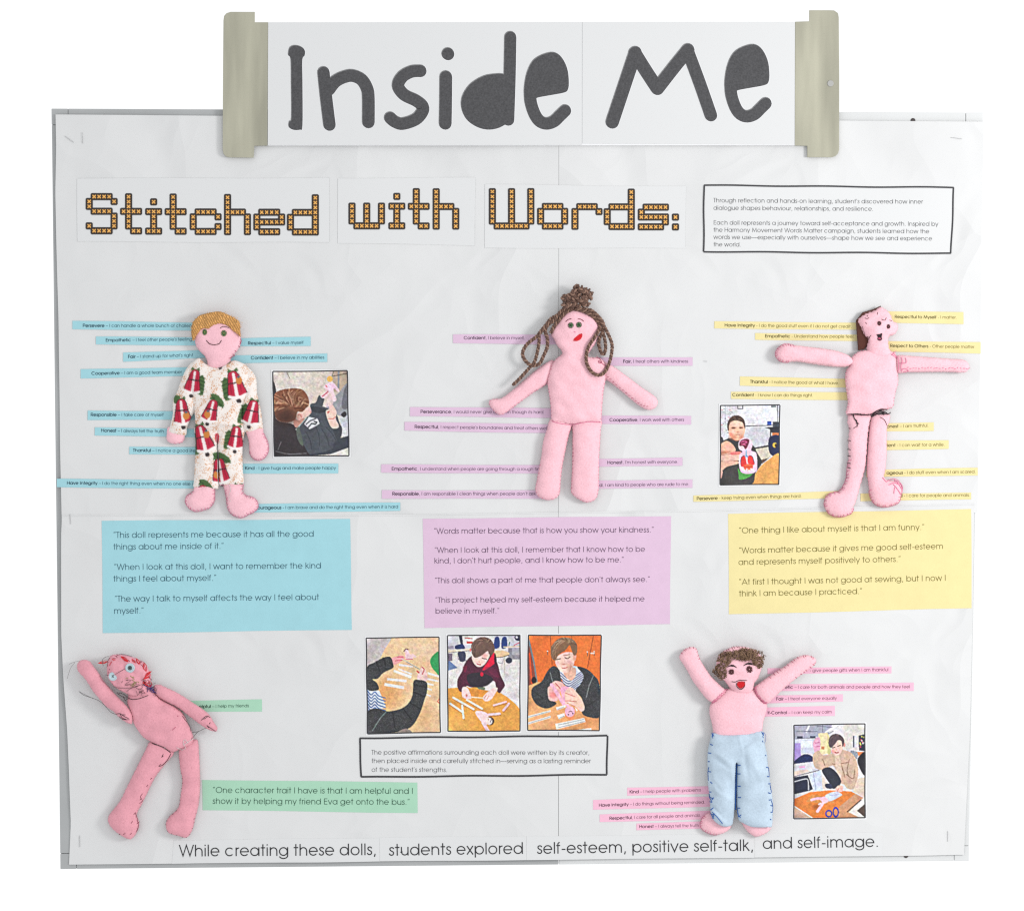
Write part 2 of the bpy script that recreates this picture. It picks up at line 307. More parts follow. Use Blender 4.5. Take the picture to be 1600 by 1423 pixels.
paper_left_up = edges_fn([(180, 88), (230, 89), (300, 87.5), (420, 90), (500, 92.5), (700, 95), (806, 97.5)])
paper_left_lo = edges_fn([(803, 98.5), (830, 97), (900, 97), (990, 96.8), (1057, 100), (1140, 106), (1204, 108.8), (1284, 111.5), (1349, 108.8)])
edge_r_up = edges_fn([(190, 1536), (300, 1533.5), (500, 1531), (700, 1528), (800, 1526)])
edge_r_lo = edges_fn([(785, 1521), (960, 1518.5), (1150, 1514), (1336, 1505)])
top_up = edges_fn([(85, 180), (350, 182), (873, 186), (1536, 191.5)])
top_lo = edges_fn([(95, 804.5), (300, 804.3), (640, 803.7), (873, 800.4), (1100, 797.5), (1300, 792), (1525, 786.5)])
bot = edges_fn([(105, 1349.3), (593, 1344), (900, 1341), (1200, 1338), (1460, 1335), (1510, 1333.8)])
def big_sheet(label, lx, rx, ty, by, layer, y_hint):
    r = thing('wrapping_paper', label, 'paper sheet', y_hint[0], y_hint[1], 'white paper sheets covering the board')
    def fy(u, v):
        xm = lx(y_hint[1])*(1-u)+rx(y_hint[1])*u; return ty(xm)*(1-v)+by(xm)*v
    def fx(u, v):
        y = fy(u, v); return lx(y)*(1-u)+rx(y)*u
    b, _ = grid_sheet(r, 'sheet', 'paper', fx, fy, 68, 56, layer, 0.5)
    b.build('sheet', 'paper', r, smooth=True)
midL = lambda y: 872.9-(np.asarray(y, float)-186)*0.0006
midR = lambda y: 873.3-(np.asarray(y, float)-186)*0.0006
low_bot = lambda x: top_lo(x)+14
big_sheet('upper left sheet of white paper behind the doll in print pyjamas', paper_left_up, midL, top_up, low_bot, L_UP, (480, 500))
big_sheet('upper right sheet of white paper behind the doll with outstretched arms', midR, edge_r_up, top_up, low_bot, L_UP+.12, (1200, 500))
big_sheet('lower left sheet of white paper behind the doll with button eyes', paper_left_lo, lambda y: 872.2+0*np.asarray(y, float), top_lo, bot, L_LOW, (480, 1080))
big_sheet('lower right sheet of white paper behind the doll in light blue trousers', lambda y: 872.75+0*np.asarray(y, float), edge_r_lo, top_lo, bot, L_LOW, (1200, 1080))

for r_, x0_, x1_ in ((bpy.data.objects['wrapping_paper.002'], 98.5, 872.2), (bpy.data.objects['wrapping_paper.003'], 872.75, 1521)):
    b, _ = grid_sheet(r_, 'folded_edge', 'paper', lambda u, v: x0_+(x1_-x0_)*u, lambda u, v: top_lo(x0_+(x1_-x0_)*u)-.3+1.7*v, 90, 2, L_LOW+.55, .9)
    b.build('folded_edge', 'paper', r_)
# staples in the paper
for lab, p0, p1 in (('thin staple at the top right corner of the white paper', (1484, 216), (1501, 218.5)), ('upright staple near the top left corner of the white paper', (129.5, 208), (130.5, 225)),
                    ('slanted dark staple at the top left corner of the white paper', (103, 214), (116, 223.5)), ('staple where the two left sheets overlap beside the blue card', (110.5, 803), (112, 818)),
                    ('upright staple below the left foot of the button eyed doll', (125.5, 1304), (125.6, 1322)), ('upright staple at the lower right corner of the white paper', (1479.5, 1297), (1479.5, 1313)), ('short staple right of the purple Fair strip', (1099, 564.6), (1104, 565))):
    t = thing('staple', lab, 'staple', (p0[0]+p1[0])/2, (p0[1]+p1[1])/2, 'staples holding the paper')
    b = B(); w0 = float(Wf(*p0))+2.3; w1 = float(Wf(*p1))+2.3
    b.tube([(p0[0], p0[1], w0-2), (p0[0], p0[1], w0), (p1[0], p1[1], w1), (p1[0], p1[1], w1-2)], 0.27, 6); b.build('wire', 'steel', t)

# ------------------------------------------------------------------ banner
ban = thing('title_banner', 'long white banner with the big dark words Inside Me and brushed bronze ends', 'banner', 830, 240, depth=14)
BD = 13.0
rnd = lambda pts: crom(pts, closed=False, sub=3)
left = [(420, 35.6), (399.3, 35.6), (399.3, 19.5)]+[(362, 19.4), (355, 21.5), (351.5, 26), (350.5, 33)]+[(349.8, 120), (349.2, 232), (350.5, 240), (354, 244.5), (360, 246)]+[(397.5, 246.4), (398.6, 228), (419.2, 227.6)]
right = [(1240.6, 227.5), (1260.1, 228.1), (1260.1, 245.7), (1298, 245.7), (1304, 244), (1308, 240), (1309.8, 234), (1310, 120), (1309.2, 28), (1308, 21.5), (1302, 17.2), (1294, 16.9), (1263.2, 16.9), (1263.2, 34.1), (1241.2, 34.8)]
for q in (left, right):
    b = B(); b.prism(q, BD-3, BD); o = b.build('banner_end', 'bronze', ban); mo = o.modifiers.new('bevel', 'BEVEL'); mo.width = 0.0005; mo.segments = 1
b = B(); b.prism([(420.3, 35.7), (1241, 34.9), (1240.4, 227.4), (419.5, 227.6)], BD-3, BD-0.2); b.build('backing_card', 'white', ban)
for q in ([(420.5, 36), (909.2, 35.6), (909.0, 226.6), (419.6, 226.4)], [(909.9, 35.2), (1240.8, 35.6), (1240, 226.2), (909.6, 224.4)]):
    b = B(); b.prism(q, BD-0.1, BD+0.5); b.build('title_sheet', 'slip', ban)
b = B(); b.disc(1296.2, 131, 5, BD-1, BD+1.2, 20, bev=0.5); b.build('push_pin', 'pin', ban)
z = lambda pts: from_px(pts, 440, 40, 3.3333)
EB = [(1400, 142), (1450, 160), (1485, 220), (1495, 290), (1490, 335), (1468, 351), (1400, 364), (1335, 376), (1300, 390), (1270, 385), (1263, 330), (1280, 240), (1320, 175)]
ES = [(1294, 340), (1298, 400), (1318, 462), (1345, 500), (1380, 512), (1418, 500), (1448, 472), (1476, 445)]
mv = lambda pts: [(x+312.4, (y-82.6)*1.012+70.2) for x, y in pts]
Ipts = z([(40, 140), (48, 116), (72, 106), (104, 113), (124, 132), (123, 158), (111, 182), (112, 300), (112, 520), (98, 543), (62, 543), (42, 528), (44, 500), (55, 480), (54, 300), (52, 180), (40, 158)])
letters = [
 ('f', [Ipts], []), ('s', [], [(z([(222, 247), (236, 380), (253, 518)]), 9.4), (z([(250, 335), (285, 292), (335, 268), (375, 264), (420, 285), (448, 330), (455, 380), (455, 504)]), 9.6)]),
 ('s', [], [(z([(725, 239), (680, 242), (632, 268), (609, 315), (640, 362), (700, 392), (735, 420), (735, 450), (700, 490), (632, 513), (592, 502), (568, 482)]), 9.4)]),
 ('s', [], [(z([(857, 270), (856, 400), (854, 511)]), 9.7), (z([(867.5, 150), (868.5, 151)]), 9.6)]),
 ('f', [z([(1168, 262), (1100, 255), (1040, 270), (980, 310), (942, 370), (938, 430), (965, 490), (1020, 530), (1085, 543), (1150, 525), (1190, 480), (1190, 350)])], [(z([(1192, 64), (1188, 280), (1181, 492)]), 9.2)]),
 ('f', [z(EB)], [(z(ES), 9.4)]), ('s', [], [([(956.3, 191.2), (974, 138), (992.2, 83.4)], 10.2), ([(991.5, 84.0), (1009, 112), (1026.7, 139)], 10.2), ([(1026.7, 139), (1050, 109), (1074.2, 79.1)], 10.2), ([(1073.5, 79.5), (1092, 129), (1110, 180.6)], 9.6)]),
 ('f', [mv(z(EB))], [(mv(z(ES)), 9.3)])]
for _, fills, strokes in letters:
    for mi, (mat, dx, dy, grow, dd) in enumerate((('white', 0, 0, 1.3, 0.55), ('title_edge', -0.5, -0.6, 0.35, 0.62), ('title', 0.25, 0.3, -0.15, 0.72))):
        b = B(); k = 0
        for f in fills:
            q = crom(f, True, 4); n = len(q); qa = np.array(q); tt = np.roll(qa, -1, 0)-np.roll(qa, 1, 0); tt /= np.linalg.norm(tt, axis=1)[:, None]+1e-9
            area2 = np.sum(qa[:, 0]*np.roll(qa[:, 1], -1)-np.roll(qa[:, 0], -1)*qa[:, 1]); sg = 1 if area2 > 0 else -1
            qa = qa+np.stack([tt[:, 1], -tt[:, 0]], 1)*grow*sg
            b.add([(x+dx, y+dy, BD+dd) for x, y in qa], [tuple(range(n))])
        for pts, hw in strokes:
            k += 1; q = crom(pts, False, 5) if len(pts) > 2 else pts
            ribbon(b, [(x+dx, y+dy) for x, y in q], hw+grow, (lambda x, y, k=k: np.zeros(np.shape(x))+BD+dd+0.012*k), round_caps=True)
        if mi == 0: halo = b; hd = mat
        elif mi == 1: edge = b
        else:
            lo = b.build('letter', 'title', ban)
            halo.build('letter_halo', 'white', ban, parent=lo); edge.build('letter_edge', 'title_edge', ban, parent=lo)

# ------------------------------------------------------------------ cross-stitch heading
PX = {
 'S': [" XXXX ", "X    X", "X     ", " XXXX ", "     X", "     X", "X    X", " XXXX "], 't': [" X  ", " X  ", " X  ", "XXXX", " X  ", " X  ", " X  ", "  XX"],
 'i': ["   ", " X ", "   ", "XXX", " X ", " X ", " X ", "XXX"], 'c': ["      "]*3+[" XXXX ", "X    X", "X     ", "X    X", " XXXX "], 'h': ["X    "]*3+["XXXX ", "X   X", "X   X", "X   X", "X   X"],
 'e': ["      "]*3+[" XXXX ", "X    X", "XXXXXX", "X     ", " XXXX "], 'd': ["     X"]*3+[" XXXXX", "X    X", "X    X", "X    X", " XXXXX"], 'w': ["       "]*3+["X  X  X"]*4+[" XXXXX "],
 'W': ["X   X   X"]*7+[" XXXXXXX "], 'o': ["      "]*3+[" XXXX ", "X    X", "X    X", "X    X", " XXXX "], 'r': ["      "]*3+[" XXXX ", "X    X", "X     ", "X     ", "X     "],
 's': ["      "]*3+[" XXXXX", "X     ", "XXXXXX", "     X", "XXXXX "], ':': [" ", " ", " ", " ", " ", "X", " ", "X"]}
def stitched(label, quad, items, pitch):
    r = thing('heading_slip', label, 'paper slip', (quad[0][0]+quad[1][0])/2, quad[2][1], 'slips of the cross stitch heading')
    sheet(r, quad, 'slip', thick=0.2, wob=0.5, layer=L_CARD-.15)
    cx_, cy_ = pitch
    for ch, ox, oy in items:
        bk, br, cr = B(), B(), B(); k = 0
        for j, row in enumerate(PX[ch]):
            for i, c in enumerate(row):
                if c != 'X': continue
                x, y = ox+i*cx_, oy+j*cy_; w = float(Wf(x, y)); k += 1; e = (k % 5)*0.012
                h = 5.6; q = 1.7
                pts = [(x-h+q, y-h), (x+h-q, y-h), (x+h, y-h+q), (x+h, y+h-q), (x+h-q, y+h), (x-h+q, y+h), (x-h, y+h-q), (x-h, y-h+q)]
                bk.add([(a, c2, w+L_TXT+e) for a, c2 in pts], [tuple(range(8))])
                h2 = 2.9; br.add([(x-h2, y-h2, w+L_TXT+.1), (x+h2, y-h2, w+L_TXT+.1), (x+h2, y+h2, w+L_TXT+.1), (x-h2, y+h2, w+L_TXT+.1)], [(0, 1, 2, 3)])
                for s2 in (-1, 1):
                    ribbon(cr, [(x-2.5, y-2.5*s2), (x+2.5, y+2.5*s2)], .82, (lambda X, Y, w=w, s2=s2: np.zeros(np.shape(X))+w+L_TXT+.22+.02*s2))
        lo = bk.build('letter', 'stitch_dark', r); br.build('letter_fill', 'stitch_brown', r, parent=lo); cr.build('cross_stitch', 'cross', r, parent=lo, kind='stuff')
stitched('white slip with the orange cross stitch word Stitched, leftmost of the heading', [(122, 279.5), (515.5, 279), (514.5, 379.5), (122, 378)], [('S', 140.6, 308.2), ('t', 194.2, 308.4), ('i', 233.2, 308.7), ('t', 263.6, 308.8), ('c', 302.6, 309.2), ('h', 356.2, 309.4), ('e', 402, 309.7), ('d', 454.5, 310.1)], (7.75, 7.6))
stitched('white slip with the orange cross stitch word with, middle of the heading', [(528, 279.5), (743, 278.5), (742, 384), (528.7, 380.6)], [('w', 550.5, 300.2), ('i', 612.7, 300.2), ('t', 643, 300.4), ('h', 681.7, 300.6)], (7.65, 7.65))
stitched('white slip with the orange cross stitch word Words and a colon', [(757.3, 289), (1071, 292.5), (1070.4, 388.7), (757.9, 388)], [('W', 769.4, 300.5), ('o', 844.7, 300.7), ('r', 898.2, 301), ('d', 948.5, 301.3), ('s', 1001.7, 301.8), (':', 1054.9, 302)], (7.5, 7.65))

# ------------------------------------------------------------------ cards with text
def frame_border(root, c, hw, name='border', wob=0.5):
    b = B(); ph = random.uniform(0, 6)
    for i in range(4):
        a, e = c[i], c[(i+1) % 4]; n = max(4, int(math.dist(a, e)/12))
        pts = [(a[0]+(e[0]-a[0])*t/n+(wob*math.sin(t*0.9+ph+i) if i % 2 else 0), a[1]+(e[1]-a[1])*t/n+(0 if i % 2 else wob*math.sin(t*0.5+ph+i))) for t in range(n+1)]
        ribbon(b, pts, hw, lambda x, y, i=i: Wf(x, y)+L_TXT+0.02*i)
    b.build(name, 'border', root)
def R(t): return [(t, False)]
def card(label, c, mat, inkm, lines, border=0, weight=32, cat='text card', group=None):
    r = thing('text_card', label, cat, (c[2][0]+c[3][0])/2, (c[2][1]+c[3][1])/2, group)
    sheet(r, c, mat, wob=0.3)
    para = []
    for t, *q in lines:
        if t[0] == '“' or t.startswith('Each') or not para: para.append([])
        para[-1].append((R(t), *q))
    for pl in para: text_parts(r, pl, inkm, inkm, name='printed_paragraph', weight=weight)
    if border: frame_border(r, c, border)
card('white text card with black border, top right, starting Through reflection', [(1099.5, 290.6), (1488.8, 294), (1484.6, 396.6), (1098.8, 393.9)], 'slip', 'ink', [
 ('Through reflection and hands-on learning, student’s discovered how inner', 1114, 317.3, 1441, 319.3), ('dialogue shapes behaviour, relationships, and resilience.', 1114, 329, 1364, 330.4),
 ('Each doll represents a journey toward self-acceptance and growth. Inspired by', 1114, 352, 1465, 354), ('the Harmony Movement Words Matter campaign, students learned how the', 1114, 363.2, 1451, 365.5),
 ('words we use—especially with ourselves—shape how we see and experience', 1114, 374.3, 1455.5, 376.6), ('the world.', 1114, 385.8, 1157.5, 386.1)], border=1.25, weight=30)
card('white text card with black border under the three photos', [(562.5, 1152), (948.5, 1148), (948, 1208.6), (565, 1212.6)], 'slip', 'ink', [
 ('The positive affirmations surrounding each doll were written by its creator,', 580.7, 1177.5, 921.2, 1177.7), ('then placed inside and carefully stitched in—serving as a lasting reminder', 580.7, 1190.7, 923.1, 1190.7), ('of the student’s strengths.', 580.7, 1204.4, 699.5, 1204.7)], border=1.4, weight=30)
qg = 'coloured cards with quotations'
card('large blue card with three quotations below the pyjama doll', [(160.3, 813.3), (547.3, 810.6), (550.3, 983.1), (162.1, 988.4)], 'blue', 'ink_blue', [
 ('“This doll represents me because it has all the good', 178.3, 839.9, 491.4, 838), ('things about me inside of it.”', 178.3, 858.3, 350.8, 856.8), ('“When I look at this doll, I want to remember the kind', 179.4, 889.8, 502.6, 887.5),
 ('things I feel about myself.”', 178.3, 908.1, 339.5, 906.6), ('“The way I talk to myself affects the way I feel about', 180.1, 939.3, 499.3, 936.6), ('myself.”', 179, 958, 226.3, 957.6)], group=qg)
card('large purple card with four quotations below the doll with cord hair', [(660.6, 810.1), (1047.9, 806), (1046.5, 974.3), (663.9, 980.3)], 'purple', 'ink_purple', [
 ('“Words matter because that is how you show your kindness.”', 678, 833.5, 1021.7, 831.3), ('“When I look at this doll, I remember that I know how to be', 679, 863.2, 1008, 861.5), ('kind, I don’t hurt people, and I know how to be me.”', 678.5, 879.7, 975, 878),
 ('“This doll shows a part of me that people don’t always see.”', 679.3, 910.5, 1015.7, 908.5), ('“This project helped my self-esteem because it helped me', 680.2, 941, 1007.2, 938.8), ('believe in myself.”', 680.2, 958, 780.8, 957.5)], group=qg)
card('large yellow card with three quotations below the doll with outstretched arms', [(1137.4, 802.4), (1516, 795.2), (1516.9, 949.3), (1138.2, 959.1)], 'yellow', 'ink_yellow', [
 ('“One thing I like about myself is that I am funny.”', 1153.8, 832.9, 1443.9, 827.4), ('“Words matter because it gives me good self-esteem', 1153.8, 864, 1472.9, 857), ('and represents myself positively to others.”', 1152.9, 882.1, 1406.8, 877.2),
 ('“At first I thought I was not good at sewing, but I now I', 1153.8, 913.1, 1477.2, 906.5), ('think I am because I practiced.”', 1153.8, 931, 1346.7, 927.2)], group=qg)
card('green card with a quotation to the right of the button eyed doll’s leg', [(316.4, 1217.1), (652, 1221), (652.8, 1268.7), (317.2, 1264)], 'green', 'ink_green', [
 ('“One character trait I have is that I am helpful and I', 333, 1237.3, 646, 1238.8), ('show it by helping my friend Eva get onto the bus.”', 332.7, 1254.3, 640.9, 1255.9)], group=qg)
sg = 'slips of the sentence along the bottom edge'
for lab, c, t, q in (
 ('white slip reading While creating these dolls at the bottom left', [(272, 1311), (592.5, 1307.5), (593, 1344), (269, 1347.6)], 'While creating these dolls,', (280.5, 1336.4, 589.5, 1334)),
 ('white slip reading students explored at the bottom', [(594, 1307), (822, 1305), (822, 1341.6), (594, 1343.8)], 'students explored', (607.5, 1335.2, 818.5, 1331.8)),
 ('white slip reading self-esteem, positive self-talk at the bottom', [(823, 1305), (1177.6, 1301), (1177.8, 1338), (823, 1341.4)], 'self-esteem, positive self-talk,', (838.5, 1332, 1178, 1327.5)),
 ('white slip reading and self-image at the bottom right', [(1178.5, 1301), (1378, 1299), (1378.4, 1335.6), (1178.6, 1337.8)], 'and self-image.', (1190.5, 1324.6, 1373, 1321.2))):
    r = thing('sentence_slip', lab, 'paper slip', (c[2][0]+c[3][0])/2, c[2][1], sg); sheet(r, c, 'slip', wob=0.4, thick=.2, layer=L_CARD-.1)
    x0, y0, x1, y1 = q; words = t.split(' '); tot = text_width(R(t)); cur = 0
    for w in words:
        b = B(); ww = text_width(R(w)); f0 = cur/tot; f1 = (cur+ww)/tot
        write((b, b), R(w), x0+(x1-x0)*f0, y0+(y1-y0)*f0, x0+(x1-x0)*f1, y0+(y1-y0)*f1, weight=34); b.build('printed_word', 'ink_bold', r)
        cur += ww+277

# ------------------------------------------------------------------ affirmation strips
def strip(colour, where, c, parts, q, tag):
    """c = x0, top0, bot0, x1, top1, bot1"""
    x0, t0, b0, x1, t1, b1 = c
    r = thing('affirmation_strip', f'{colour} paper strip {where}', 'paper strip', (x0+x1)/2, (b0+b1)/2, f'{colour} strips with affirmations around the dolls')
    mat = {'blue': 'blue', 'purple': 'purple', 'yellow': 'yellow', 'pink': 'pink', 'green': 'green'}[colour]
    sheet(r, [(x0, t0), (x1, t1), (x1, b1), (x0, b0)], mat, wob=0.3, layer=L_CARD+random.uniform(-.05, .05))
    reg = {'blue': 'ink_blue', 'purple': 'ink_purple', 'yellow': 'ink_yellow', 'pink': 'ink_pink', 'green': 'ink_green'}[colour]
    bo = {'blue': 'ink_bb', 'purple': 'ink_pb', 'yellow': 'ink_yb', 'pink': 'ink_kb', 'green': 'ink_gb'}[colour]
    lines = [(parts, *q)]
    text_parts(r, lines, reg, bo, weight=35, bweight=56)
def BR_(b, r): return [(b, True), (r, False)]
ST = [
 ('blue', 'reading Persevere, topmost left of the pyjama doll', (114.1, 501.8, 514.8, 325, 504.5, 517), BR_('Persevere', ' – I can handle a whole bunch of challen'), (130.4, 511.5, 300.3, 511.5)),
 ('blue', 'reading Empathetic, second down left of the pyjama doll', (150.8, 526.2, 538.6, 325, 527.5, 540), BR_('Empathetic', ' – I feel other people’s feeling'), (166.1, 534.2, 301, 532.6)),
 ('blue', 'reading Fair, beside the chin of the pyjama doll', (193.7, 551.2, 565.2, 330, 546.6, 559), BR_('Fair', ' – I stand up for what’s right.'), (200.9, 560, 304.6, 557.4)),
 ('blue', 'reading Cooperative, at the left shoulder of the pyjama doll', (127.4, 577.2, 591.2, 300, 573.6, 587.5), BR_('Cooperative', ' – I am a good team member'), (144, 586, 285.4, 583.7)),
 ('blue', 'reading Responsible, left of the pyjama sleeve', (137.8, 641.3, 656.2, 312, 643, 656), BR_('Responsible', ' – I take care of myself'), (142.7, 650.3, 257, 650.4)),
 ('blue', 'reading Honest, left of the pyjama doll’s cuff', (149.5, 667.3, 680.6, 312, 670.5, 682.9), BR_('Honest', ' – I always tell the truth'), (159.3, 674.9, 257.4, 676.2)),
 ('blue', 'reading Thankful, below the small hand of the pyjama doll', (203.2, 697.5, 709.5, 325, 698.5, 710.5), BR_('Thankful', ' – I notice a good life'), (209, 705.8, 306, 706.4)),
 ('blue', 'reading Have Integrity, running over the left frame', (89.7, 747.9, 760.9, 325, 750.5, 763.4), BR_('Have Integrity', ' – I do the right thing even when no one else i'), (105.7, 756.6, 302, 758)),
 ('blue', 'reading Respectful, right of the pyjama doll’s head', (350, 529.5, 541.5, 485.6, 526.5, 540.5), BR_('Respectful', ' – I value myself'), (388, 538.9, 475.2, 537.8)),
 ('blue', 'reading Confident, right of the pyjama doll’s neck', (345, 555.5, 568, 511.6, 552.9, 565.9), BR_('Confident', ' – I believe in my abilities'), (392.6, 561.8, 507.4, 561)),
 ('blue', 'reading Kind, under the photo of the boy in grey', (350, 724.8, 739.6, 529.1, 723.8, 739.4), BR_('Kind', ' - I give hugs and make people happy'), (383.5, 733.6, 525.6, 733.2)),
 ('blue', 'reading Courageous, beside the big foot of the pyjama doll', (360, 787.4, 801, 626, 784.4, 797.7), BR_('ourageous', ' - I am brave and do the right thing even when it is hard'), (403, 795.2, 622.7, 793.6)),
 ('purple', 'reading Confident, left of the cord haired doll’s face', (708.2, 522.7, 536.7, 890, 523.7, 538.6), BR_('Confident', ', I believe in myself.'), (724.7, 530.6, 820.5, 530.6)),
 ('purple', 'reading Fair, right of the cord haired doll’s shoulder', (925, 559, 571.5, 1082, 558.2, 571.8), BR_('Fair', ', I treat others with kindness'), (973.2, 567.4, 1075, 567)),
 ('purple', 'reading Perseverance, under the hand of the cord haired doll', (641, 635.7, 650.3, 875, 638, 652.9), BR_('Perseverance', ', I would never give up even though its hard'), (657.2, 645.6, 849, 646.4)),
 ('purple', 'reading Respectful, at the left hip of the cord haired doll', (632.3, 659.2, 672.8, 875, 662.9, 677), BR_('Respectful', ', I respect people’s boundaries and treat others well'), (647.9, 669, 855.6, 671.6)),
 ('purple', 'reading Empathetic, left of the cord haired doll’s leg', (595.9, 725.5, 738, 865, 726.5, 740), BR_('Empathetic', ', I understand when people are going through a rough tin'), (612.1, 734.6, 843, 735)),
 ('purple', 'reading Responsible, left of the cord haired doll’s foot', (597.2, 765.5, 778.5, 860, 765.9, 778.8), BR_('Responsible', ', I am responsible I clean things when people don’t ask'), (613.1, 773.6, 837, 773.4)),
 ('purple', 'reading Cooperative, right of the cord haired doll’s hip', (915, 649.4, 662.5, 1079.5, 650, 662.9), BR_('Cooperative', ', I work well with others'), (952, 658.4, 1068.6, 658)),
 ('purple', 'reading Honest, right of the cord haired doll’s leg', (915, 716.8, 729.3, 1065.9, 714.9, 727.5), BR_('Honest', ', I’m honest with everyone.'), (948.7, 724.9, 1059.6, 723.7)),
 ('purple', 'reading kind to people who are rude, lowest on the right', (915, 750.4, 763.4, 1081.2, 749, 762), BR_('d', ', I am kind to people who are rude to me.'), (936.4, 760, 1076.9, 758.4)),
 ('yellow', 'reading Have Integrity, topmost left of the outstretched doll', (1115.6, 502.6, 513.4, 1352, 504.6, 516), BR_('Have Integrity', ' - I do the good stuff even if I do not get credit.'), (1131.5, 510.8, 1330.1, 512.8)),
 ('yellow', 'reading Empathetic, above the outstretched left arm', (1179.5, 520.9, 531, 1352, 523.2, 533.6), BR_('Empathetic', ' - Understand how people feel.'), (1194.5, 527.8, 1334.6, 528.4)),
 ('yellow', 'reading Thankful, below the outstretched left arm', (1155.2, 588.7, 602.8, 1338, 592.2, 606), BR_('Thankful', ' - I notice the good of what I have.'), (1171.4, 598.8, 1310.6, 601)),
 ('yellow', 'reading Confident, above the photo of the boy with paper doll', (1141.4, 612.4, 623.5, 1338, 612.6, 625.2), BR_('Confident', ' - I know I can do things right.'), (1143.5, 619.4, 1270, 620)),
 ('yellow', 'reading Persevere, below the photo of the boy with paper doll', (1083.2, 774.1, 783.4, 1310, 766.8, 778.4), BR_('Persevere', ' - keep trying even when things are hard.'), (1088, 781, 1252, 776.8)),
 ('yellow', 'reading Respectful to Myself, right of the outstretched doll’s head', (1378, 486.8, 504.8, 1504, 488.2, 506.5), BR_('Respectful to Myself', ' - I matter.'), (1397, 497.4, 1493.9, 498.6)),
 ('yellow', 'reading Respect to Others, right of the outstretched doll’s chin', (1372, 532.7, 549.2, 1530.5, 535, 553), BR_('Respect to Others', ' - Other people matter.'), (1389.8, 542.6, 1523, 544.6)),
 ('yellow', 'reading I am truthful, beside the outstretched doll’s hip', (1365, 661.9, 674, 1457.6, 660.1, 673), BR_('onest', ' – I am truthful.'), (1384.6, 668.6, 1450, 667)),
 ('yellow', 'reading I can wait for a while, beside the doll’s leg', (1365, 688.6, 703.2, 1481.3, 687.4, 701.1), BR_('tient', ' - I can wait for a while.'), (1383, 698, 1475.2, 696.8)),
 ('yellow', 'reading I do stuff even when I am scared', (1353, 734.2, 745.6, 1526.3, 730.6, 742.2), BR_('ageous', ' - I do stuff even when I am scared.'), (1384.2, 741, 1523.4, 739)),
 ('yellow', 'reading I care for people and animals', (1343.6, 770.6, 782.5, 1515.7, 769.5, 779.8), BR_('d', ' - I care for people and animals.'), (1404.5, 776.4, 1514.5, 775.4)),
 ('pink', 'reading give people gifts, behind the raised right hand', (1198.2, 1042.6, 1052, 1391.8, 1040.4, 1050.6), [(' - give people gifts when I am thankful', False)], (1262.5, 1048.6, 1387.2, 1047.4)),
 ('pink', 'reading I care for both animals and people, the longest', (1215, 1067.6, 1078.2, 1426.4, 1065.6, 1078.2), BR_('etic', ' – I care for both animals and people and how they feel'), (1225.5, 1074.6, 1420.8, 1074)),
 ('pink', 'reading Fair, below the raised right arm', (1195, 1085, 1097.6, 1315.8, 1083.5, 1094.7), BR_('Fair', ' – I treat everyone equally'), (1211.9, 1093, 1306.7, 1091.6)),
 ('pink', 'reading Self-Control, just above the photo of scissors and table', (1180, 1104.2, 1118.6, 1303.6, 1101.7, 1117), BR_('lf-Control', ' – I can keep my calm'), (1198.6, 1114.6, 1299, 1113)),
 ('pink', 'reading Kind, topmost beside the blue trousers', (979.5, 1229, 1241.3, 1118, 1226.6, 1239), BR_('Kind', ' – I help people with problems'), (983.3, 1238, 1094.6, 1235)),
 ('pink', 'reading Have Integrity, longest beside the blue trousers', (926.3, 1248.3, 1263.4, 1118, 1242.3, 1258.4), BR_('Have Integrity', ' – I do things without being reminded.'), (935.4, 1258.6, 1101.3, 1253.8)),
 ('pink', 'reading Respectful, third down beside the blue trousers', (936.8, 1271, 1282.3, 1118, 1264.4, 1278.3), BR_('Respectful', ', I care for all people and animals.'), (951.8, 1279, 1095, 1274.2)),
 ('pink', 'reading Honest, lowest beside the foot below blue trousers', (994.2, 1284.7, 1295.6, 1118, 1281.2, 1292.4), BR_('Honest', ' – I always tell the truth'), (998.4, 1292, 1091.8, 1290.2)),
 ('green', 'reading I help my friends, behind the button eyed doll’s arm', (285, 1093.8, 1111.2, 410.1, 1091.8, 1110.5), BR_('elpful', ' – I help my friends'), (311.8, 1105, 389.8, 1103.6)),
]
for s in ST: strip(*s, tag='')
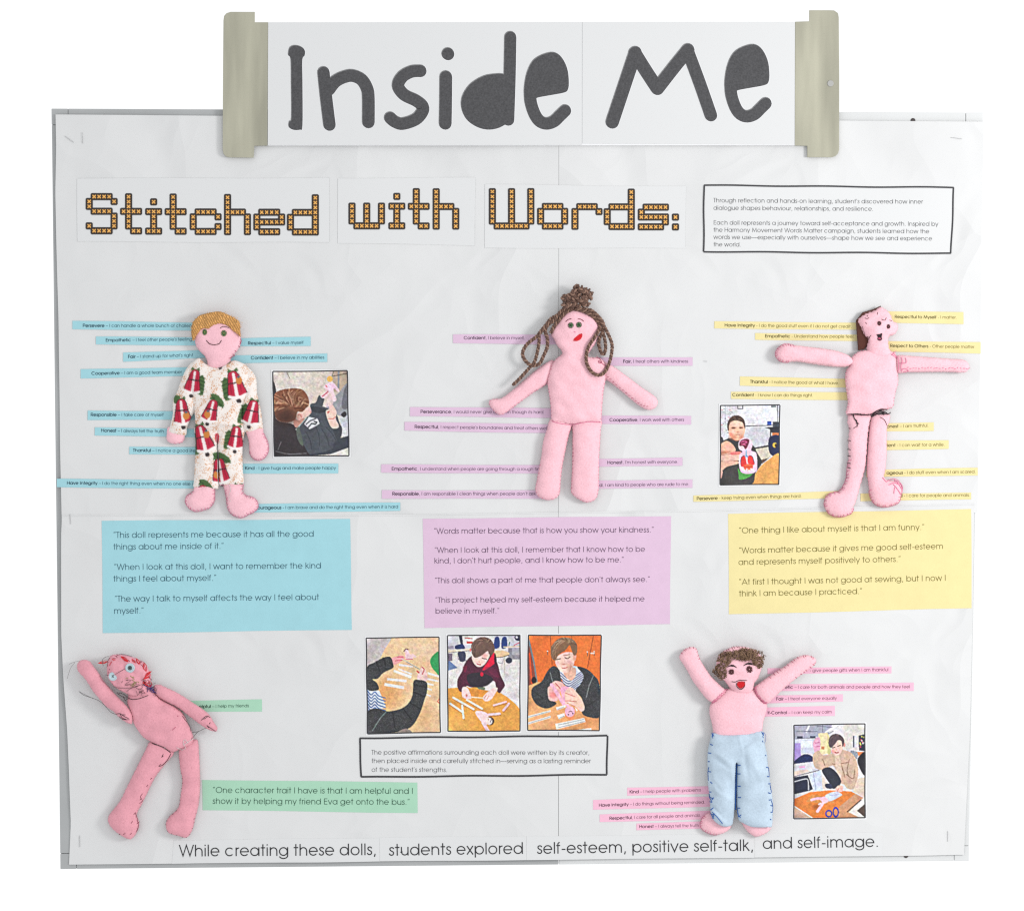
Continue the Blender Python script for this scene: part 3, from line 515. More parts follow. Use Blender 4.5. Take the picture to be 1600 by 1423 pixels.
# ------------------------------------------------------------------ printed photographs (flat pictures: colour laid on a fine grid)
class Paint:
    def __init__(s, x, y, bg): s.x = x; s.y = y; s.c = np.empty((len(x), 3)); s.c[:] = bg
    def inside(s, pts):
        p = np.asarray(pts, float); r = np.zeros(len(s.x), bool)
        sel = np.where((s.x >= p[:, 0].min()) & (s.x <= p[:, 0].max()) & (s.y >= p[:, 1].min()) & (s.y <= p[:, 1].max()))[0]
        if not len(sel): return sel
        x = s.x[sel]; y = s.y[sel]; m = np.zeros(len(sel), bool); n = len(p)
        for i in range(n):
            ax, ay = p[i]; bx, by = p[(i+1) % n]
            if ay == by: continue
            m ^= ((ay > y) != (by > y)) & (x < (bx-ax)*(y-ay)/(by-ay)+ax)
        return sel[m]
    def put(s, sel, col, a=1.0, tex=0.0):
        if not len(sel): return
        c = np.asarray(col, float)
        if tex: c = np.clip(c*(1+tex*(np.random.rand(len(sel), 1)-.5)*2), 0, 255)
        s.c[sel] = s.c[sel]*(1-a)+c*a
    def poly(s, pts, col, a=1.0, tex=0.0, sm=True): s.put(s.inside(crom(pts, True, 4) if sm else pts), col, a, tex)
    def rect(s, x0, y0, x1, y1, col, a=1.0, tex=0.0): s.put(np.where((s.x >= x0) & (s.x <= x1) & (s.y >= y0) & (s.y <= y1))[0], col, a, tex)
    def ell(s, cx, cy, rx, ry, col, a=1.0, tex=0.0): s.put(np.where(((s.x-cx)/rx)**2+((s.y-cy)/ry)**2 < 1)[0], col, a, tex)
    def line(s, pts, w, col, a=1.0, sm=False):
        if sm: pts = crom(pts, False, 4)
        for (ax, ay), (bx, by) in zip(pts[:-1], pts[1:]):
            sel = np.where((s.x > min(ax, bx)-w) & (s.x < max(ax, bx)+w) & (s.y > min(ay, by)-w) & (s.y < max(ay, by)+w))[0]
            if not len(sel): continue
            dx, dy = bx-ax, by-ay; t = np.clip(((s.x[sel]-ax)*dx+(s.y[sel]-ay)*dy)/(dx*dx+dy*dy+1e-9), 0, 1)
            d = np.hypot(s.x[sel]-ax-t*dx, s.y[sel]-ay-t*dy); s.put(sel[d < w/2], col, a)
    def soft(s, cx, cy, rx, ry, col, a):
        d = ((s.x-cx)/rx)**2+((s.y-cy)/ry)**2; w = (np.clip(1-d, 0, 1)**1.5*a)[:, None]; s.c = s.c*(1-w)+np.asarray(col, float)*w
    def grad(s, sel, c0, c1, t): s.c[sel] = np.asarray(c0, float)*(1-t[:, None])+np.asarray(c1, float)*t[:, None]
def hair(p, pts, base, lo, hi, n, ctr, rad, w=7, sweep=0.6):
    sel = p.inside(crom(pts, True, 4)); p.put(sel, base); q = np.array(pts, float); old = p.c.copy()
    rs = np.random.RandomState(int(sum(base)))
    for k in range(n):
        a = rs.uniform(-3.3, 0.6); r0 = rad*rs.uniform(0.1, 0.5); r1 = rad*rs.uniform(0.7, 1.1)
        x0, y0 = ctr[0]+r0*math.cos(a), ctr[1]+r0*math.sin(a)*0.7; x1, y1 = ctr[0]+r1*math.cos(a-sweep), ctr[1]+r1*math.sin(a-sweep)+rad*0.35
        p.line([(x0, y0), ((x0+x1)/2-rad*.08, (y0+y1)/2-rad*.1), (x1, y1)], w*rs.uniform(.5, 1.3), hi if rs.rand() < .45 else lo, 0.42, sm=True)
    keep = np.ones(len(p.x), bool); keep[sel] = False; p.c[keep] = old[keep]
BG_SK = (238, 205, 194)
def ph1(p):   # boy seen from behind, lifting a doll
    p.rect(0, 0, 1400, 1400, (214, 202, 192), tex=.04); p.soft(400, 250, 500, 300, (228, 220, 212), .8); p.rect(950, 80, 1200, 400, (188, 168, 148), .8)
    p.rect(1025, 80, 1052, 350, (150, 152, 158)); p.line([(960, 170), (1160, 130)], 12, (110, 90, 80)); p.line([(275, 120), (318, 205)], 8, (140, 130, 110)); p.line([(965, 100), (940, 180)], 9, (110, 120, 90))
    p.poly([(1180, 280), (1040, 420), (930, 520), (860, 600), (900, 700), (1100, 760), (1190, 700)], (160, 160, 166), tex=.05); p.poly([(1140, 330), (1190, 300), (1190, 620), (1090, 640), (1100, 480)], (110, 110, 118), .8)
    p.poly([(60, 300), (120, 420), (110, 800), (400, 900), (560, 1200), (640, 1340), (60, 1360)], (62, 56, 60), tex=.12); p.poly([(60, 330), (110, 400), (100, 600), (60, 600)], (55, 55, 60))
    p.poly([(1180, 760), (1060, 780), (1080, 900), (1090, 1060), (1190, 1050)], (205, 205, 212), tex=.06)
    p.poly([(1080, 1080), (1190, 1050), (1190, 1230), (950, 1320), (600, 1350), (700, 1180)], (70, 74, 84), tex=.1, sm=False); p.poly([(900, 1330), (1190, 1225), (1190, 1340)], (225, 222, 216), sm=False)
    p.poly([(1075, 740), (1130, 690), (1160, 740), (1120, 780)], (70, 66, 70))
    p.poly([(620, 590), (700, 560), (740, 470), (770, 455), (830, 500), (810, 610), (890, 650), (1010, 740), (1050, 850), (1090, 960), (1070, 1080), (960, 1170), (940, 1250), (640, 1325), (560, 1250), (480, 1090), (420, 950), (540, 800), (620, 730)], (84, 88, 96), tex=.08)
    p.poly([(640, 620), (760, 630), (860, 680), (760, 720), (660, 690)], (58, 60, 66), .7); p.poly([(960, 940), (1080, 900), (1085, 1040), (1020, 1120)], (64, 66, 72), .6)
    for a, b_ in (((700, 900), (760, 1200)), ((790, 950), (900, 1200)), ((850, 920), (1000, 1120)), ((560, 1000), (640, 1250)), ((620, 700), (780, 640))): p.line([a, ((a[0]+b_[0])/2+20, (a[1]+b_[1])/2), b_], 14, (60, 64, 72), .55, sm=True)
    p.line([(410, 960), (480, 880), (560, 790)], 16, (170, 180, 176), sm=True)
    p.poly([(415, 960), (460, 930), (520, 1180), (480, 1180), (430, 1090)], (96, 104, 98)); p.poly([(600, 770), (730, 800), (760, 870), (700, 910), (610, 955), (530, 880)], (214, 216, 224), sm=False); p.line([(560, 880), (620, 830), (700, 800)], 18, (84, 88, 96)); p.line([(590, 930), (640, 870), (700, 880), (720, 850), (680, 840)], 20, (84, 88, 96))
    p.poly([(400, 800), (440, 820), (540, 790), (480, 870), (410, 930), (370, 860)], (196, 148, 134)); p.poly([(520, 640), (600, 600), (635, 700), (560, 770), (480, 800), (440, 720)], (232, 196, 188))
    p.ell(462, 765, 46, 56, (236, 184, 176)); p.line([(440, 750), (470, 735), (490, 780)], 10, (190, 110, 104), sm=True); p.ell(625, 700, 12, 20, (226, 170, 160))
    hair(p, [(90, 440), (200, 370), (400, 350), (520, 380), (595, 500), (600, 600), (560, 640), (500, 700), (430, 700), (390, 820), (250, 850), (120, 800), (85, 620)], (140, 92, 70), (96, 56, 42), (206, 164, 134), 70, (330, 640), 400, 14, .25)
    p.soft(250, 780, 260, 170, (66, 44, 40), .8)
    p.poly([(850, 690), (900, 650), (880, 560), (910, 545), (970, 620), (1010, 700), (1000, 800), (1045, 900), (1020, 940), (940, 935), (880, 820)], (236, 204, 194)); p.line([(870, 700), (905, 690), (880, 720)], 12, (196, 90, 90)); p.line([(890, 800), (960, 800), (990, 770)], 12, (214, 130, 120), sm=True)
    p.poly([(770, 460), (830, 500), (920, 400), (900, 300), (850, 290), (820, 340), (850, 390)], (240, 206, 212)); p.line([(800, 470), (860, 420), (930, 350)], 16, (190, 60, 90), .8)
    p.poly([(880, 280), (960, 265), (1050, 380), (1030, 400), (970, 350), (975, 420), (1010, 520), (960, 545), (920, 430), (890, 400)], (242, 214, 226)); p.poly([(920, 430), (960, 520), (940, 600), (800, 620), (860, 540)], (236, 214, 214), .7); p.ell(910, 212, 44, 44, (240, 196, 110)); p.line([(850, 310), (870, 330)], 12, (220, 60, 90))
    p.line([(140, 1260), (190, 1140)], 7, (130, 126, 130)); p.line([(110, 1280), (300, 1320), (560, 1310)], 12, (110, 108, 112), sm=True)
def ph2(p):   # boy holding up a paper doll
    p.rect(0, 0, 1200, 1400, (222, 222, 227), tex=.03); p.rect(360, 80, 1010, 400, (226, 227, 233)); p.line([(490, 415), (930, 400)], 14, (92, 92, 102)); p.poly([(500, 430), (880, 430), (870, 730), (640, 770), (500, 700)], (205, 207, 215), sm=False); p.line([(640, 770), (880, 725)], 30, (74, 72, 76))
    for x in (180, 250, 360): p.line([(x, 80), (x, 400 if x < 300 else 240)], 6, (180, 180, 188))
    rs = np.random.RandomState(4)
    for k in range(34): x, y = rs.uniform(110, 350), rs.uniform(110, 540); p.line([(x, y), (x+rs.uniform(6, 22), y+rs.uniform(-6, 6))], 8, (110, 108, 118) if k % 4 else (220, 110, 110))
    for k in range(9): p.line([(530, 110+k*32), (530+rs.uniform(60, 160), 110+k*32)], 4, (178, 180, 190), .7)
    p.rect(370, 80, 460, 148, (70, 70, 80)); p.rect(380, 85, 448, 135, (206, 206, 214)); p.rect(905, 90, 985, 115, (120, 130, 130)); p.rect(1000, 80, 1010, 350, (90, 90, 100)); p.rect(1012, 80, 1040, 350, (206, 206, 214))
    p.poly([(640, 780), (880, 740), (900, 900), (760, 1000), (660, 900)], (206, 198, 184), sm=False); p.rect(885, 440, 905, 640, (60, 60, 66))
    p.rect(845, 335, 910, 395, (62, 96, 168)); p.rect(930, 345, 1050, 440, (70, 76, 86)); p.poly([(800, 435), (1050, 420), (1050, 470), (900, 470)], (48, 50, 60), sm=False); p.rect(900, 470, 1050, 520, (60, 60, 70)); p.rect(920, 520, 1050, 575, (196, 122, 84)); p.poly([(880, 590), (1050, 580), (1050, 870), (940, 890), (870, 800)], (44, 52, 84)); p.ell(965, 715, 36, 40, (236, 176, 84)); p.ell(985, 720, 22, 30, (60, 50, 60))
    p.poly([(720, 960), (860, 920), (900, 890), (760, 1010)], (100, 80, 76))
    p.poly([(580, 1345), (640, 1200), (740, 1050), (860, 950), (1050, 860), (1050, 1345)], (224, 166, 98), tex=.07)
    for k in range(40): x, y = rs.uniform(640, 1040), rs.uniform(920, 1330); p.line([(x, y), (x+4, y+40)], 5, (204, 142, 76), .5)
    p.poly([(95, 590), (140, 600), (140, 700), (95, 730)], (70, 70, 78))
    p.poly([(95, 740), (200, 620), (300, 600), (440, 620), (620, 720), (680, 830), (760, 990), (660, 1150), (580, 1345), (95, 1345)], (72, 70, 70), tex=.12)
    p.poly([(300, 560), (430, 560), (440, 620), (360, 650), (290, 610)], (206, 140, 118)); p.poly([(225, 420), (260, 330), (350, 290), (450, 330), (490, 420), (485, 520), (440, 610), (370, 635), (280, 600), (235, 520)], (234, 188, 166)); p.soft(360, 380, 120, 70, (246, 214, 196), .8); p.soft(300, 590, 90, 60, (206, 130, 108), .7); p.soft(440, 590, 60, 60, (206, 130, 108), .6); p.soft(265, 540, 50, 50, (226, 140, 126), .7)
    hair(p, [(215, 470), (215, 360), (270, 270), (370, 242), (460, 290), (495, 380), (490, 460), (470, 400), (440, 350), (340, 325), (270, 350), (240, 400), (235, 480)], (96, 74, 66), (66, 48, 44), (140, 112, 98), 40, (350, 330), 130, 6, .2)
    p.soft(310, 442, 52, 24, (150, 92, 76), .9); p.soft(428, 440, 48, 24, (150, 92, 76), .9); p.line([(284, 446), (330, 444)], 10, (88, 56, 50)); p.line([(408, 443), (450, 441)], 10, (88, 56, 50)); p.soft(375, 508, 36, 14, (196, 126, 108), .8); p.line([(345, 552), (375, 547), (408, 550)], 10, (190, 110, 100), .8, sm=True); p.soft(305, 505, 45, 36, (242, 200, 182), .8); p.soft(440, 505, 36, 34, (242, 200, 182), .8)
    p.poly([(95, 720), (190, 650), (270, 680), (330, 750), (340, 810), (250, 850), (95, 860)], (228, 176, 154)); p.soft(170, 840, 130, 50, (176, 106, 84), .7)
    p.poly([(95, 870), (260, 840), (420, 815), (430, 900), (380, 960), (95, 975)], (238, 194, 178)); p.line([(100, 972), (380, 962)], 8, (160, 88, 72)); p.line([(100, 868), (400, 850)], 9, (170, 98, 80)); p.poly([(95, 980), (370, 970), (380, 1010), (200, 1060), (95, 1140)], (232, 182, 164)); p.poly([(95, 1140), (140, 1130), (120, 1230), (95, 1240)], (226, 176, 160)); p.poly([(270, 830), (420, 815), (410, 860), (280, 870)], (224, 122, 120), .8)
    p.poly([(380, 1080), (420, 1130), (560, 1170), (620, 1150), (560, 1220), (410, 1265), (390, 1180)], (92, 164, 84), tex=.1)
    p.poly([(385, 700), (420, 625), (510, 600), (590, 640), (610, 720), (590, 800), (670, 840), (685, 1000), (670, 1130), (560, 1170), (440, 1150), (400, 1050), (400, 880), (450, 820), (400, 780)], (240, 200, 220)); p.poly([(400, 700), (430, 640), (510, 615), (560, 640), (540, 720), (500, 780), (460, 730), (410, 730)], (128, 36, 76)); p.line([(430, 670), (480, 650), (520, 670), (460, 700), (500, 710), (440, 700)], 13, (226, 110, 160), sm=True)
    p.line([(510, 800), (512, 880), (480, 930)], 22, (150, 180, 214)); p.line([(515, 880), (560, 930)], 16, (120, 150, 200)); p.poly([(430, 1050), (430, 920), (480, 880), (510, 960), (510, 1030)], (226, 70, 72)); p.poly([(540, 900), (590, 880), (635, 960), (635, 1030), (540, 1000)], (226, 70, 72)); p.line([(430, 1050), (430, 920), (480, 882)], 8, (70, 50, 90), sm=True); p.line([(560, 880), (610, 900), (640, 1000)], 8, (70, 50, 90), sm=True)
    p.poly([(470, 1040), (560, 1010), (620, 1040), (590, 1110), (500, 1110)], (228, 112, 78)); p.line([(470, 1060), (600, 1060)], 10, (190, 60, 60))
    for k in range(6): p.ell(450+k*35, 1100+(k % 2)*20, 14, 18, (250, 236, 244))
def fleece(p, pts, rs, n, bb, base=(62, 63, 66)):
    sel = p.inside(crom(pts, True, 4)); p.put(sel, base, tex=.28)
    p.c[sel] += (rs.rand(len(sel), 1) > .86)*38
def ph3(p):   # arms in a fleece working on a table, seen from above
    p.rect(0, 0, 1200, 1400, (232, 198, 158), tex=.03); p.poly([(60, 80), (420, 80), (300, 270), (240, 400), (60, 480)], (198, 190, 190), sm=False, tex=.03); rs = np.random.RandomState(5)
    for k in range(60): x, y = rs.uniform(250, 1040), rs.uniform(100, 1360); p.line([(x, y), (x+rs.uniform(60, 160), y+rs.uniform(20, 60))], 7, (220, 172, 122) if k % 2 else (240, 214, 182), .4)
    p.soft(330, 850, 300, 300, (222, 160, 98), .8); p.soft(800, 1150, 250, 250, (226, 176, 124), .6); p.soft(800, 250, 350, 200, (238, 212, 184), .6)
    p.poly([(1060, 290), (980, 310), (925, 390), (945, 480), (1000, 550), (1060, 590)], (60, 160, 96), tex=.05)
    for q in ([(345, 630), (610, 655), (605, 690), (345, 662)], [(315, 697), (578, 742), (572, 782), (305, 735)], [(440, 520), (680, 600), (665, 640), (430, 548)], [(510, 440), (690, 470), (700, 490), (500, 468)], [(500, 500), (685, 570), (680, 590), (495, 520)], [(890, 550), (1050, 600), (1050, 625), (890, 580)], [(890, 630), (1040, 665), (1035, 685), (885, 655)], [(880, 695), (975, 715), (970, 738), (880, 715)], [(880, 760), (950, 780), (945, 800), (880, 785)], [(860, 840), (940, 865), (930, 885), (860, 858)]): p.poly(q, (234, 230, 230), sm=False)
    p.poly([(570, 270), (600, 238), (630, 260), (640, 290), (680, 330), (690, 375), (600, 385), (590, 300)], (244, 208, 212)); p.line([(572, 275), (600, 240), (628, 250)], 12, (120, 60, 60), sm=True); p.poly([(680, 300), (740, 340), (720, 360), (680, 335)], (236, 206, 204)); p.line([(600, 380), (690, 378)], 8, (200, 80, 110))
    p.poly([(380, 390), (440, 350), (540, 330), (580, 360), (520, 420), (440, 455), (400, 450)], (232, 166, 168)); p.line([(480, 350), (560, 350)], 8, (200, 70, 90)); p.line([(460, 400), (550, 390)], 9, (200, 80, 100)); p.line([(540, 370), (800, 520)], 9, (206, 214, 204)); p.line([(600, 410), (795, 522)], 5, (120, 130, 126))
    p.poly([(760, 580), (800, 500), (830, 480), (880, 560), (880, 670), (760, 660)], (240, 206, 200)); p.line([(750, 540), (775, 560)], 18, (200, 60, 80)); p.line([(815, 485), (845, 515), (820, 580)], 13, (200, 80, 90), sm=True)
    p.poly([(75, 785), (240, 800), (300, 940), (330, 1030), (75, 1080)], (214, 222, 238), sm=False)
    for k in range(7): y = 800+k*42; p.line([(80, y), (130, y+60), (180, y+20), (230, y+70), (320, y+100)], 15, (74, 108, 160), .85, sm=True)
    fleece(p, [(65, 500), (180, 420), (290, 360), (390, 348), (430, 450), (420, 500), (300, 560), (220, 640), (150, 650), (210, 700), (230, 790), (75, 780)], rs, 0, 0)
    fleece(p, [(75, 1100), (200, 1040), (360, 1080), (540, 1040), (640, 960), (690, 850), (700, 680), (760, 655), (880, 690), (880, 830), (850, 920), (790, 1100), (690, 1270), (560, 1340), (400, 1370), (75, 1380)], rs, 0, 0)
    for q in ([(290, 360), (330, 470)], [(200, 410), (250, 540)], [(710, 720), (870, 760)], [(700, 820), (850, 880)], [(650, 960), (800, 1050)], [(560, 1040), (680, 1200)], [(420, 1080), (450, 1300)]): p.line(q, 16, (40, 40, 42), .6)
    p.line([(150, 1340), (250, 1180), (330, 1090)], 12, (120, 132, 132), sm=True); p.poly([(480, 1370), (600, 1310), (680, 1370)], (150, 138, 130)); p.line([(1050, 910), (1025, 945), (1055, 980)], 9, (210, 80, 70))
def ph4(p):   # boy in a maroon hoodie at a table
    p.rect(0, 0, 1200, 1400, (222, 218, 218), tex=.03); p.rect(50, 50, 400, 240, (206, 206, 214)); p.rect(250, 60, 420, 180, (226, 224, 222)); p.poly([(215, 60), (260, 60), (275, 200), (240, 180)], (60, 62, 84), sm=False); p.rect(690, 60, 1050, 210, (200, 202, 212))
    p.line([(300, 95), (395, 100)], 12, (200, 80, 70)); p.rect(320, 138, 400, 170, (196, 84, 78)); p.poly([(165, 200), (250, 175), (290, 200), (290, 240), (180, 245)], (50, 66, 112)); p.poly([(200, 290), (300, 280), (300, 400), (220, 400)], (70, 74, 100)); p.line([(60, 275), (370, 245)], 26, (232, 220, 200)); p.line([(60, 292), (370, 262)], 6, (110, 100, 110)); p.rect(70, 300, 130, 400, (110, 96, 116), .8, .2); p.rect(60, 200, 150, 245, (150, 140, 160), .7, .3)
    for a, b_ in (((130, 290), (155, 400)), ((190, 290), (230, 430)), ((210, 380), (320, 400)), ((260, 300), (280, 400))): p.line([a, b_], 9, (80, 80, 100) if a[0] > 200 else (214, 206, 198))
    p.poly([(60, 410), (90, 400), (200, 495), (60, 535)], (112, 132, 172), sm=False, tex=.06)
    for x in (700, 800): p.poly([(x, 95), (x+55, 85), (x+65, 210), (x-10, 230)], (48, 72, 130))
    p.poly([(970, 70), (1040, 60), (1045, 130), (980, 120)], (44, 44, 80)); p.ell(995, 82, 15, 15, (235, 235, 240)); p.line([(820, 215), (1045, 205)], 16, (214, 196, 170)); p.rect(880, 225, 1045, 380, (120, 118, 128), .75, .25); p.rect(930, 230, 1040, 320, (190, 190, 198), .7); p.line([(900, 150), (890, 190)], 14, (90, 130, 100)); p.line([(960, 190), (1040, 150)], 12, (200, 80, 110))
    p.poly([(690, 270), (800, 262), (890, 290), (880, 325), (780, 350), (690, 350)], (228, 200, 162)); p.line([(690, 352), (790, 350), (885, 322)], 9, (96, 76, 66), sm=True); p.line([(832, 350), (832, 580)], 13, (196, 190, 186)); p.ell(890, 395, 45, 40, (60, 66, 86)); p.line([(745, 420), (800, 435), (815, 370)], 7, (130, 130, 146), sm=True)
    p.poly([(60, 770), (260, 755), (420, 745), (720, 800), (860, 880), (980, 980), (1045, 1060), (1045, 1350), (60, 1350)], (228, 166, 84), sm=False, tex=.05); p.soft(450, 830, 400, 110, (216, 142, 62), .7); p.soft(200, 1250, 300, 250, (238, 186, 106), .6)
    p.poly([(330, 690), (450, 720), (600, 740), (700, 680), (700, 800), (560, 790), (470, 750), (350, 760)], (226, 226, 220)); p.poly([(470, 745), (560, 755), (560, 790), (480, 780)], (110, 120, 96), tex=.4)
    p.poly([(400, 330), (300, 430), (260, 540), (200, 650), (200, 760), (250, 820), (320, 740), (360, 750), (420, 755), (560, 720), (690, 670), (720, 780), (760, 835), (800, 790), (835, 720), (780, 600), (750, 480), (715, 380), (690, 290), (600, 320)], (92, 44, 66), tex=.22)
    p.poly([(330, 590), (450, 560), (560, 570), (680, 640), (640, 700), (560, 745), (420, 755), (340, 690)], (58, 50, 60), tex=.12)
    p.poly([(690, 290), (715, 400), (640, 480), (530, 530), (600, 420), (640, 360)], (222, 40, 74)); p.poly([(700, 290), (725, 380), (720, 470), (690, 400)], (70, 36, 56)); p.ell(525, 580, 22, 28, (190, 40, 70)); p.poly([(270, 480), (330, 470), (300, 560)], (136, 44, 76), .6); p.poly([(560, 490), (700, 500), (760, 620), (680, 600)], (130, 46, 78), .5)
    p.poly([(395, 320), (400, 400), (440, 460), (490, 485), (560, 450), (620, 360), (630, 280), (500, 260)], (242, 208, 200)); p.soft(560, 330, 60, 60, (220, 160, 150), .6); p.ell(372, 255, 12, 24, (230, 130, 130)); p.line([(462, 440), (482, 450), (510, 452)], 13, (184, 80, 86), .9, sm=True); p.line([(530, 365), (590, 378)], 9, (80, 50, 50)); p.line([(440, 350), (480, 345)], 8, (130, 90, 86)); p.ell(490, 415, 12, 9, (222, 150, 140))
    hair(p, [(385, 260), (390, 170), (460, 100), (550, 80), (640, 110), (690, 190), (695, 270), (650, 330), (620, 300), (600, 270), (520, 330), (440, 360), (400, 320)], (116, 90, 82), (78, 58, 56), (166, 136, 122), 70, (560, 150), 210, 7, .7)
    p.poly([(265, 760), (310, 750), (350, 790), (385, 900), (340, 915), (270, 890), (255, 830)], (242, 210, 206)); p.poly([(540, 890), (600, 820), (690, 760), (740, 770), (700, 850), (650, 920), (590, 945), (550, 930)], (242, 210, 204)); p.line([(365, 885), (540, 900)], 13, (240, 226, 190)); p.line([(560, 900), (590, 855)], 7, (206, 110, 100)); p.line([(590, 920), (620, 875)], 7, (206, 130, 120)); p.ell(320, 865, 14, 18, (206, 130, 120))
    for a, b_, w, c in (((140, 895), (415, 1050), 28, (236, 234, 222)), ((325, 925), (530, 1045), 28, (232, 232, 214)), ((100, 975), (260, 1085), 28, (234, 234, 220)), ((260, 1000), (280, 1170), 28, (234, 234, 220)), ((685, 998), (850, 950), 24, (240, 206, 208)), ((890, 975), (815, 1065), 30, (240, 206, 208)), ((600, 1125), (765, 1110), 32, (242, 212, 214)), ((540, 1230), (610, 1345), 44, (242, 212, 214))): p.line([(a[0]+4, a[1]+14), (b_[0]+4, b_[1]+14)], w, (190, 126, 60)); p.line([a, b_], w, c)
    p.poly([(440, 1110), (470, 1070), (590, 1100), (620, 1180), (590, 1260), (520, 1220)], (242, 212, 216)); p.ell(640, 1210, 52, 56, (84, 62, 58)); p.ell(625, 1212, 42, 48, (246, 224, 220)); p.ell(613, 1190, 8, 8, (180, 50, 60)); p.line([(640, 1225), (655, 1185)], 8, (60, 50, 56))
def ph5(p):   # boy in a grey fleece before orange lockers, holding a doll
    p.rect(0, 0, 1200, 1400, (226, 118, 58), tex=.04); p.soft(800, 300, 300, 300, (236, 132, 66), .7); p.line([(360, 60), (385, 460)], 7, (120, 60, 36)); p.line([(940, 60), (860, 500)], 7, (130, 62, 36)); p.line([(645, 60), (650, 100)], 6, (140, 70, 40)); p.poly([(60, 80), (100, 180), (130, 450), (180, 700), (60, 740)], (150, 76, 60), sm=False); p.line([(70, 120), (140, 420), (180, 690)], 22, (130, 130, 130)); p.line([(80, 300), (110, 700)], 18, (226, 90, 50)); p.ell(140, 660, 34, 46, (50, 40, 44))
    for x, y in ((322, 275), (858, 285), (950, 280)): p.line([(x, y), (x+3, y+45)], 11, (120, 100, 90)); p.ell(x, y-5, 9, 9, (240, 226, 214))
    p.line([(905, 298), (950, 298)], 12, (236, 230, 226))
    p.poly([(50, 740), (200, 680), (1030, 720), (1030, 1345), (50, 1345)], (230, 170, 118), sm=False, tex=.05); p.soft(200, 1200, 260, 200, (238, 186, 140), .7); p.soft(850, 1200, 250, 120, (214, 144, 92), .7)
    rs = np.random.RandomState(9)
    p.poly([(480, 500), (700, 470), (820, 560), (780, 700), (730, 800), (600, 780), (500, 620)], (214, 218, 230))
    for k in range(7): p.line([(500, 560+k*36), (600, 640+k*34), (700, 600+k*28), (810, 520+k*30)], 13, (84, 94, 130), .85, sm=True)
    fleece(p, [(400, 470), (480, 520), (510, 680), (560, 790), (470, 800), (330, 900), (440, 960), (400, 1010), (300, 1040), (180, 990), (110, 880), (120, 760), (240, 680), (320, 540)], rs, 0, 0)
    fleece(p, [(720, 480), (850, 510), (950, 600), (1020, 720), (1030, 1130), (900, 1160), (790, 1110), (800, 1000), (780, 900), (700, 800), (760, 720), (810, 600)], rs, 0, 0)
    p.line([(360, 560), (390, 680)], 9, (130, 136, 136)); p.line([(940, 600), (880, 740), (845, 890)], 9, (136, 142, 142)); p.line([(150, 820), (260, 900)], 14, (40, 40, 42), .5); p.line([(860, 1000), (1020, 900)], 14, (40, 40, 42), .5)
    p.poly([(540, 540), (690, 490), (700, 600), (640, 665), (570, 620)], (226, 178, 160)); p.poly([(425, 400), (450, 480), (500, 540), (560, 560), (620, 540), (670, 470), (690, 320), (600, 280), (480, 320)], (238, 200, 188)); p.soft(620, 480, 60, 90, (206, 150, 132), .6); p.poly([(672, 320), (710, 320), (700, 390), (672, 400)], (228, 170, 150))
    p.soft(540, 445, 42, 16, (196, 136, 120), .9); p.line([(515, 494), (550, 500), (590, 484)], 11, (190, 100, 98), .85, sm=True); p.line([(440, 385), (495, 372)], 11, (80, 60, 60)); p.line([(555, 355), (590, 370), (625, 345)], 11, (90, 64, 62), sm=True); p.line([(540, 330), (620, 315)], 9, (150, 110, 90)); p.line([(640, 470), (620, 540)], 7, (190, 130, 116))
    hair(p, [(365, 300), (380, 200), (460, 110), (550, 85), (660, 110), (720, 190), (715, 300), (680, 330), (650, 270), (620, 190), (560, 260), (470, 320), (430, 395), (385, 370)], (136, 102, 78), (96, 68, 54), (204, 170, 138), 80, (570, 150), 230, 7, .7)
    p.poly([(325, 770), (350, 740), (420, 670), (520, 690), (540, 740), (500, 800), (460, 930), (360, 935), (330, 880)], (238, 184, 178)); p.line([(430, 700), (500, 780)], 10, (190, 90, 90)); p.soft(400, 860, 70, 60, (226, 110, 110), .6); p.line([(380, 720), (430, 800), (540, 980)], 48, (242, 184, 204)); p.poly([(500, 770), (560, 740), (640, 780), (640, 900), (600, 1020), (540, 960), (510, 860)], (240, 178, 202))
    p.poly([(560, 810), (640, 755), (720, 830), (800, 950), (820, 1050), (770, 1080), (690, 1010), (570, 980), (560, 930)], (240, 198, 184)); p.line([(560, 830), (690, 880)], 8, (206, 120, 110)); p.line([(560, 935), (710, 945)], 9, (196, 110, 104)); p.line([(580, 965), (690, 1010)], 7, (206, 130, 116))
    for q in ([(60, 1140), (365, 1060), (365, 1085), (60, 1170)], [(60, 1225), (365, 1135), (365, 1165), (60, 1255)], [(435, 1025), (560, 990), (570, 1020), (450, 1065)], [(450, 1130), (550, 1100), (560, 1140), (475, 1185)], [(425, 1245), (815, 1165), (835, 1220), (440, 1320)], [(680, 1330), (910, 1300), (915, 1345), (640, 1345)], [(690, 1020), (730, 1060), (710, 1080)]): p.poly(q, (238, 234, 228), sm=False)
    for a, b_ in (((70, 1155), (350, 1080)), ((70, 1240), (350, 1155)), ((470, 1260), (810, 1185)), ((470, 1295), (820, 1212)), ((460, 1050), (540, 1020)), ((480, 1170), (545, 1140))): p.line([a, b_], 7, (120, 116, 122), .8)
    p.ell(625, 1100, 74, 88, (232, 150, 106)); p.ell(622, 1080, 66, 74, (243, 188, 206)); p.ell(602, 1122, 9, 9, (60, 46, 50)); p.ell(662, 1108, 9, 9, (60, 46, 50)); p.line([(608, 1088), (630, 1075), (652, 1082)], 7, (110, 60, 70), sm=True)
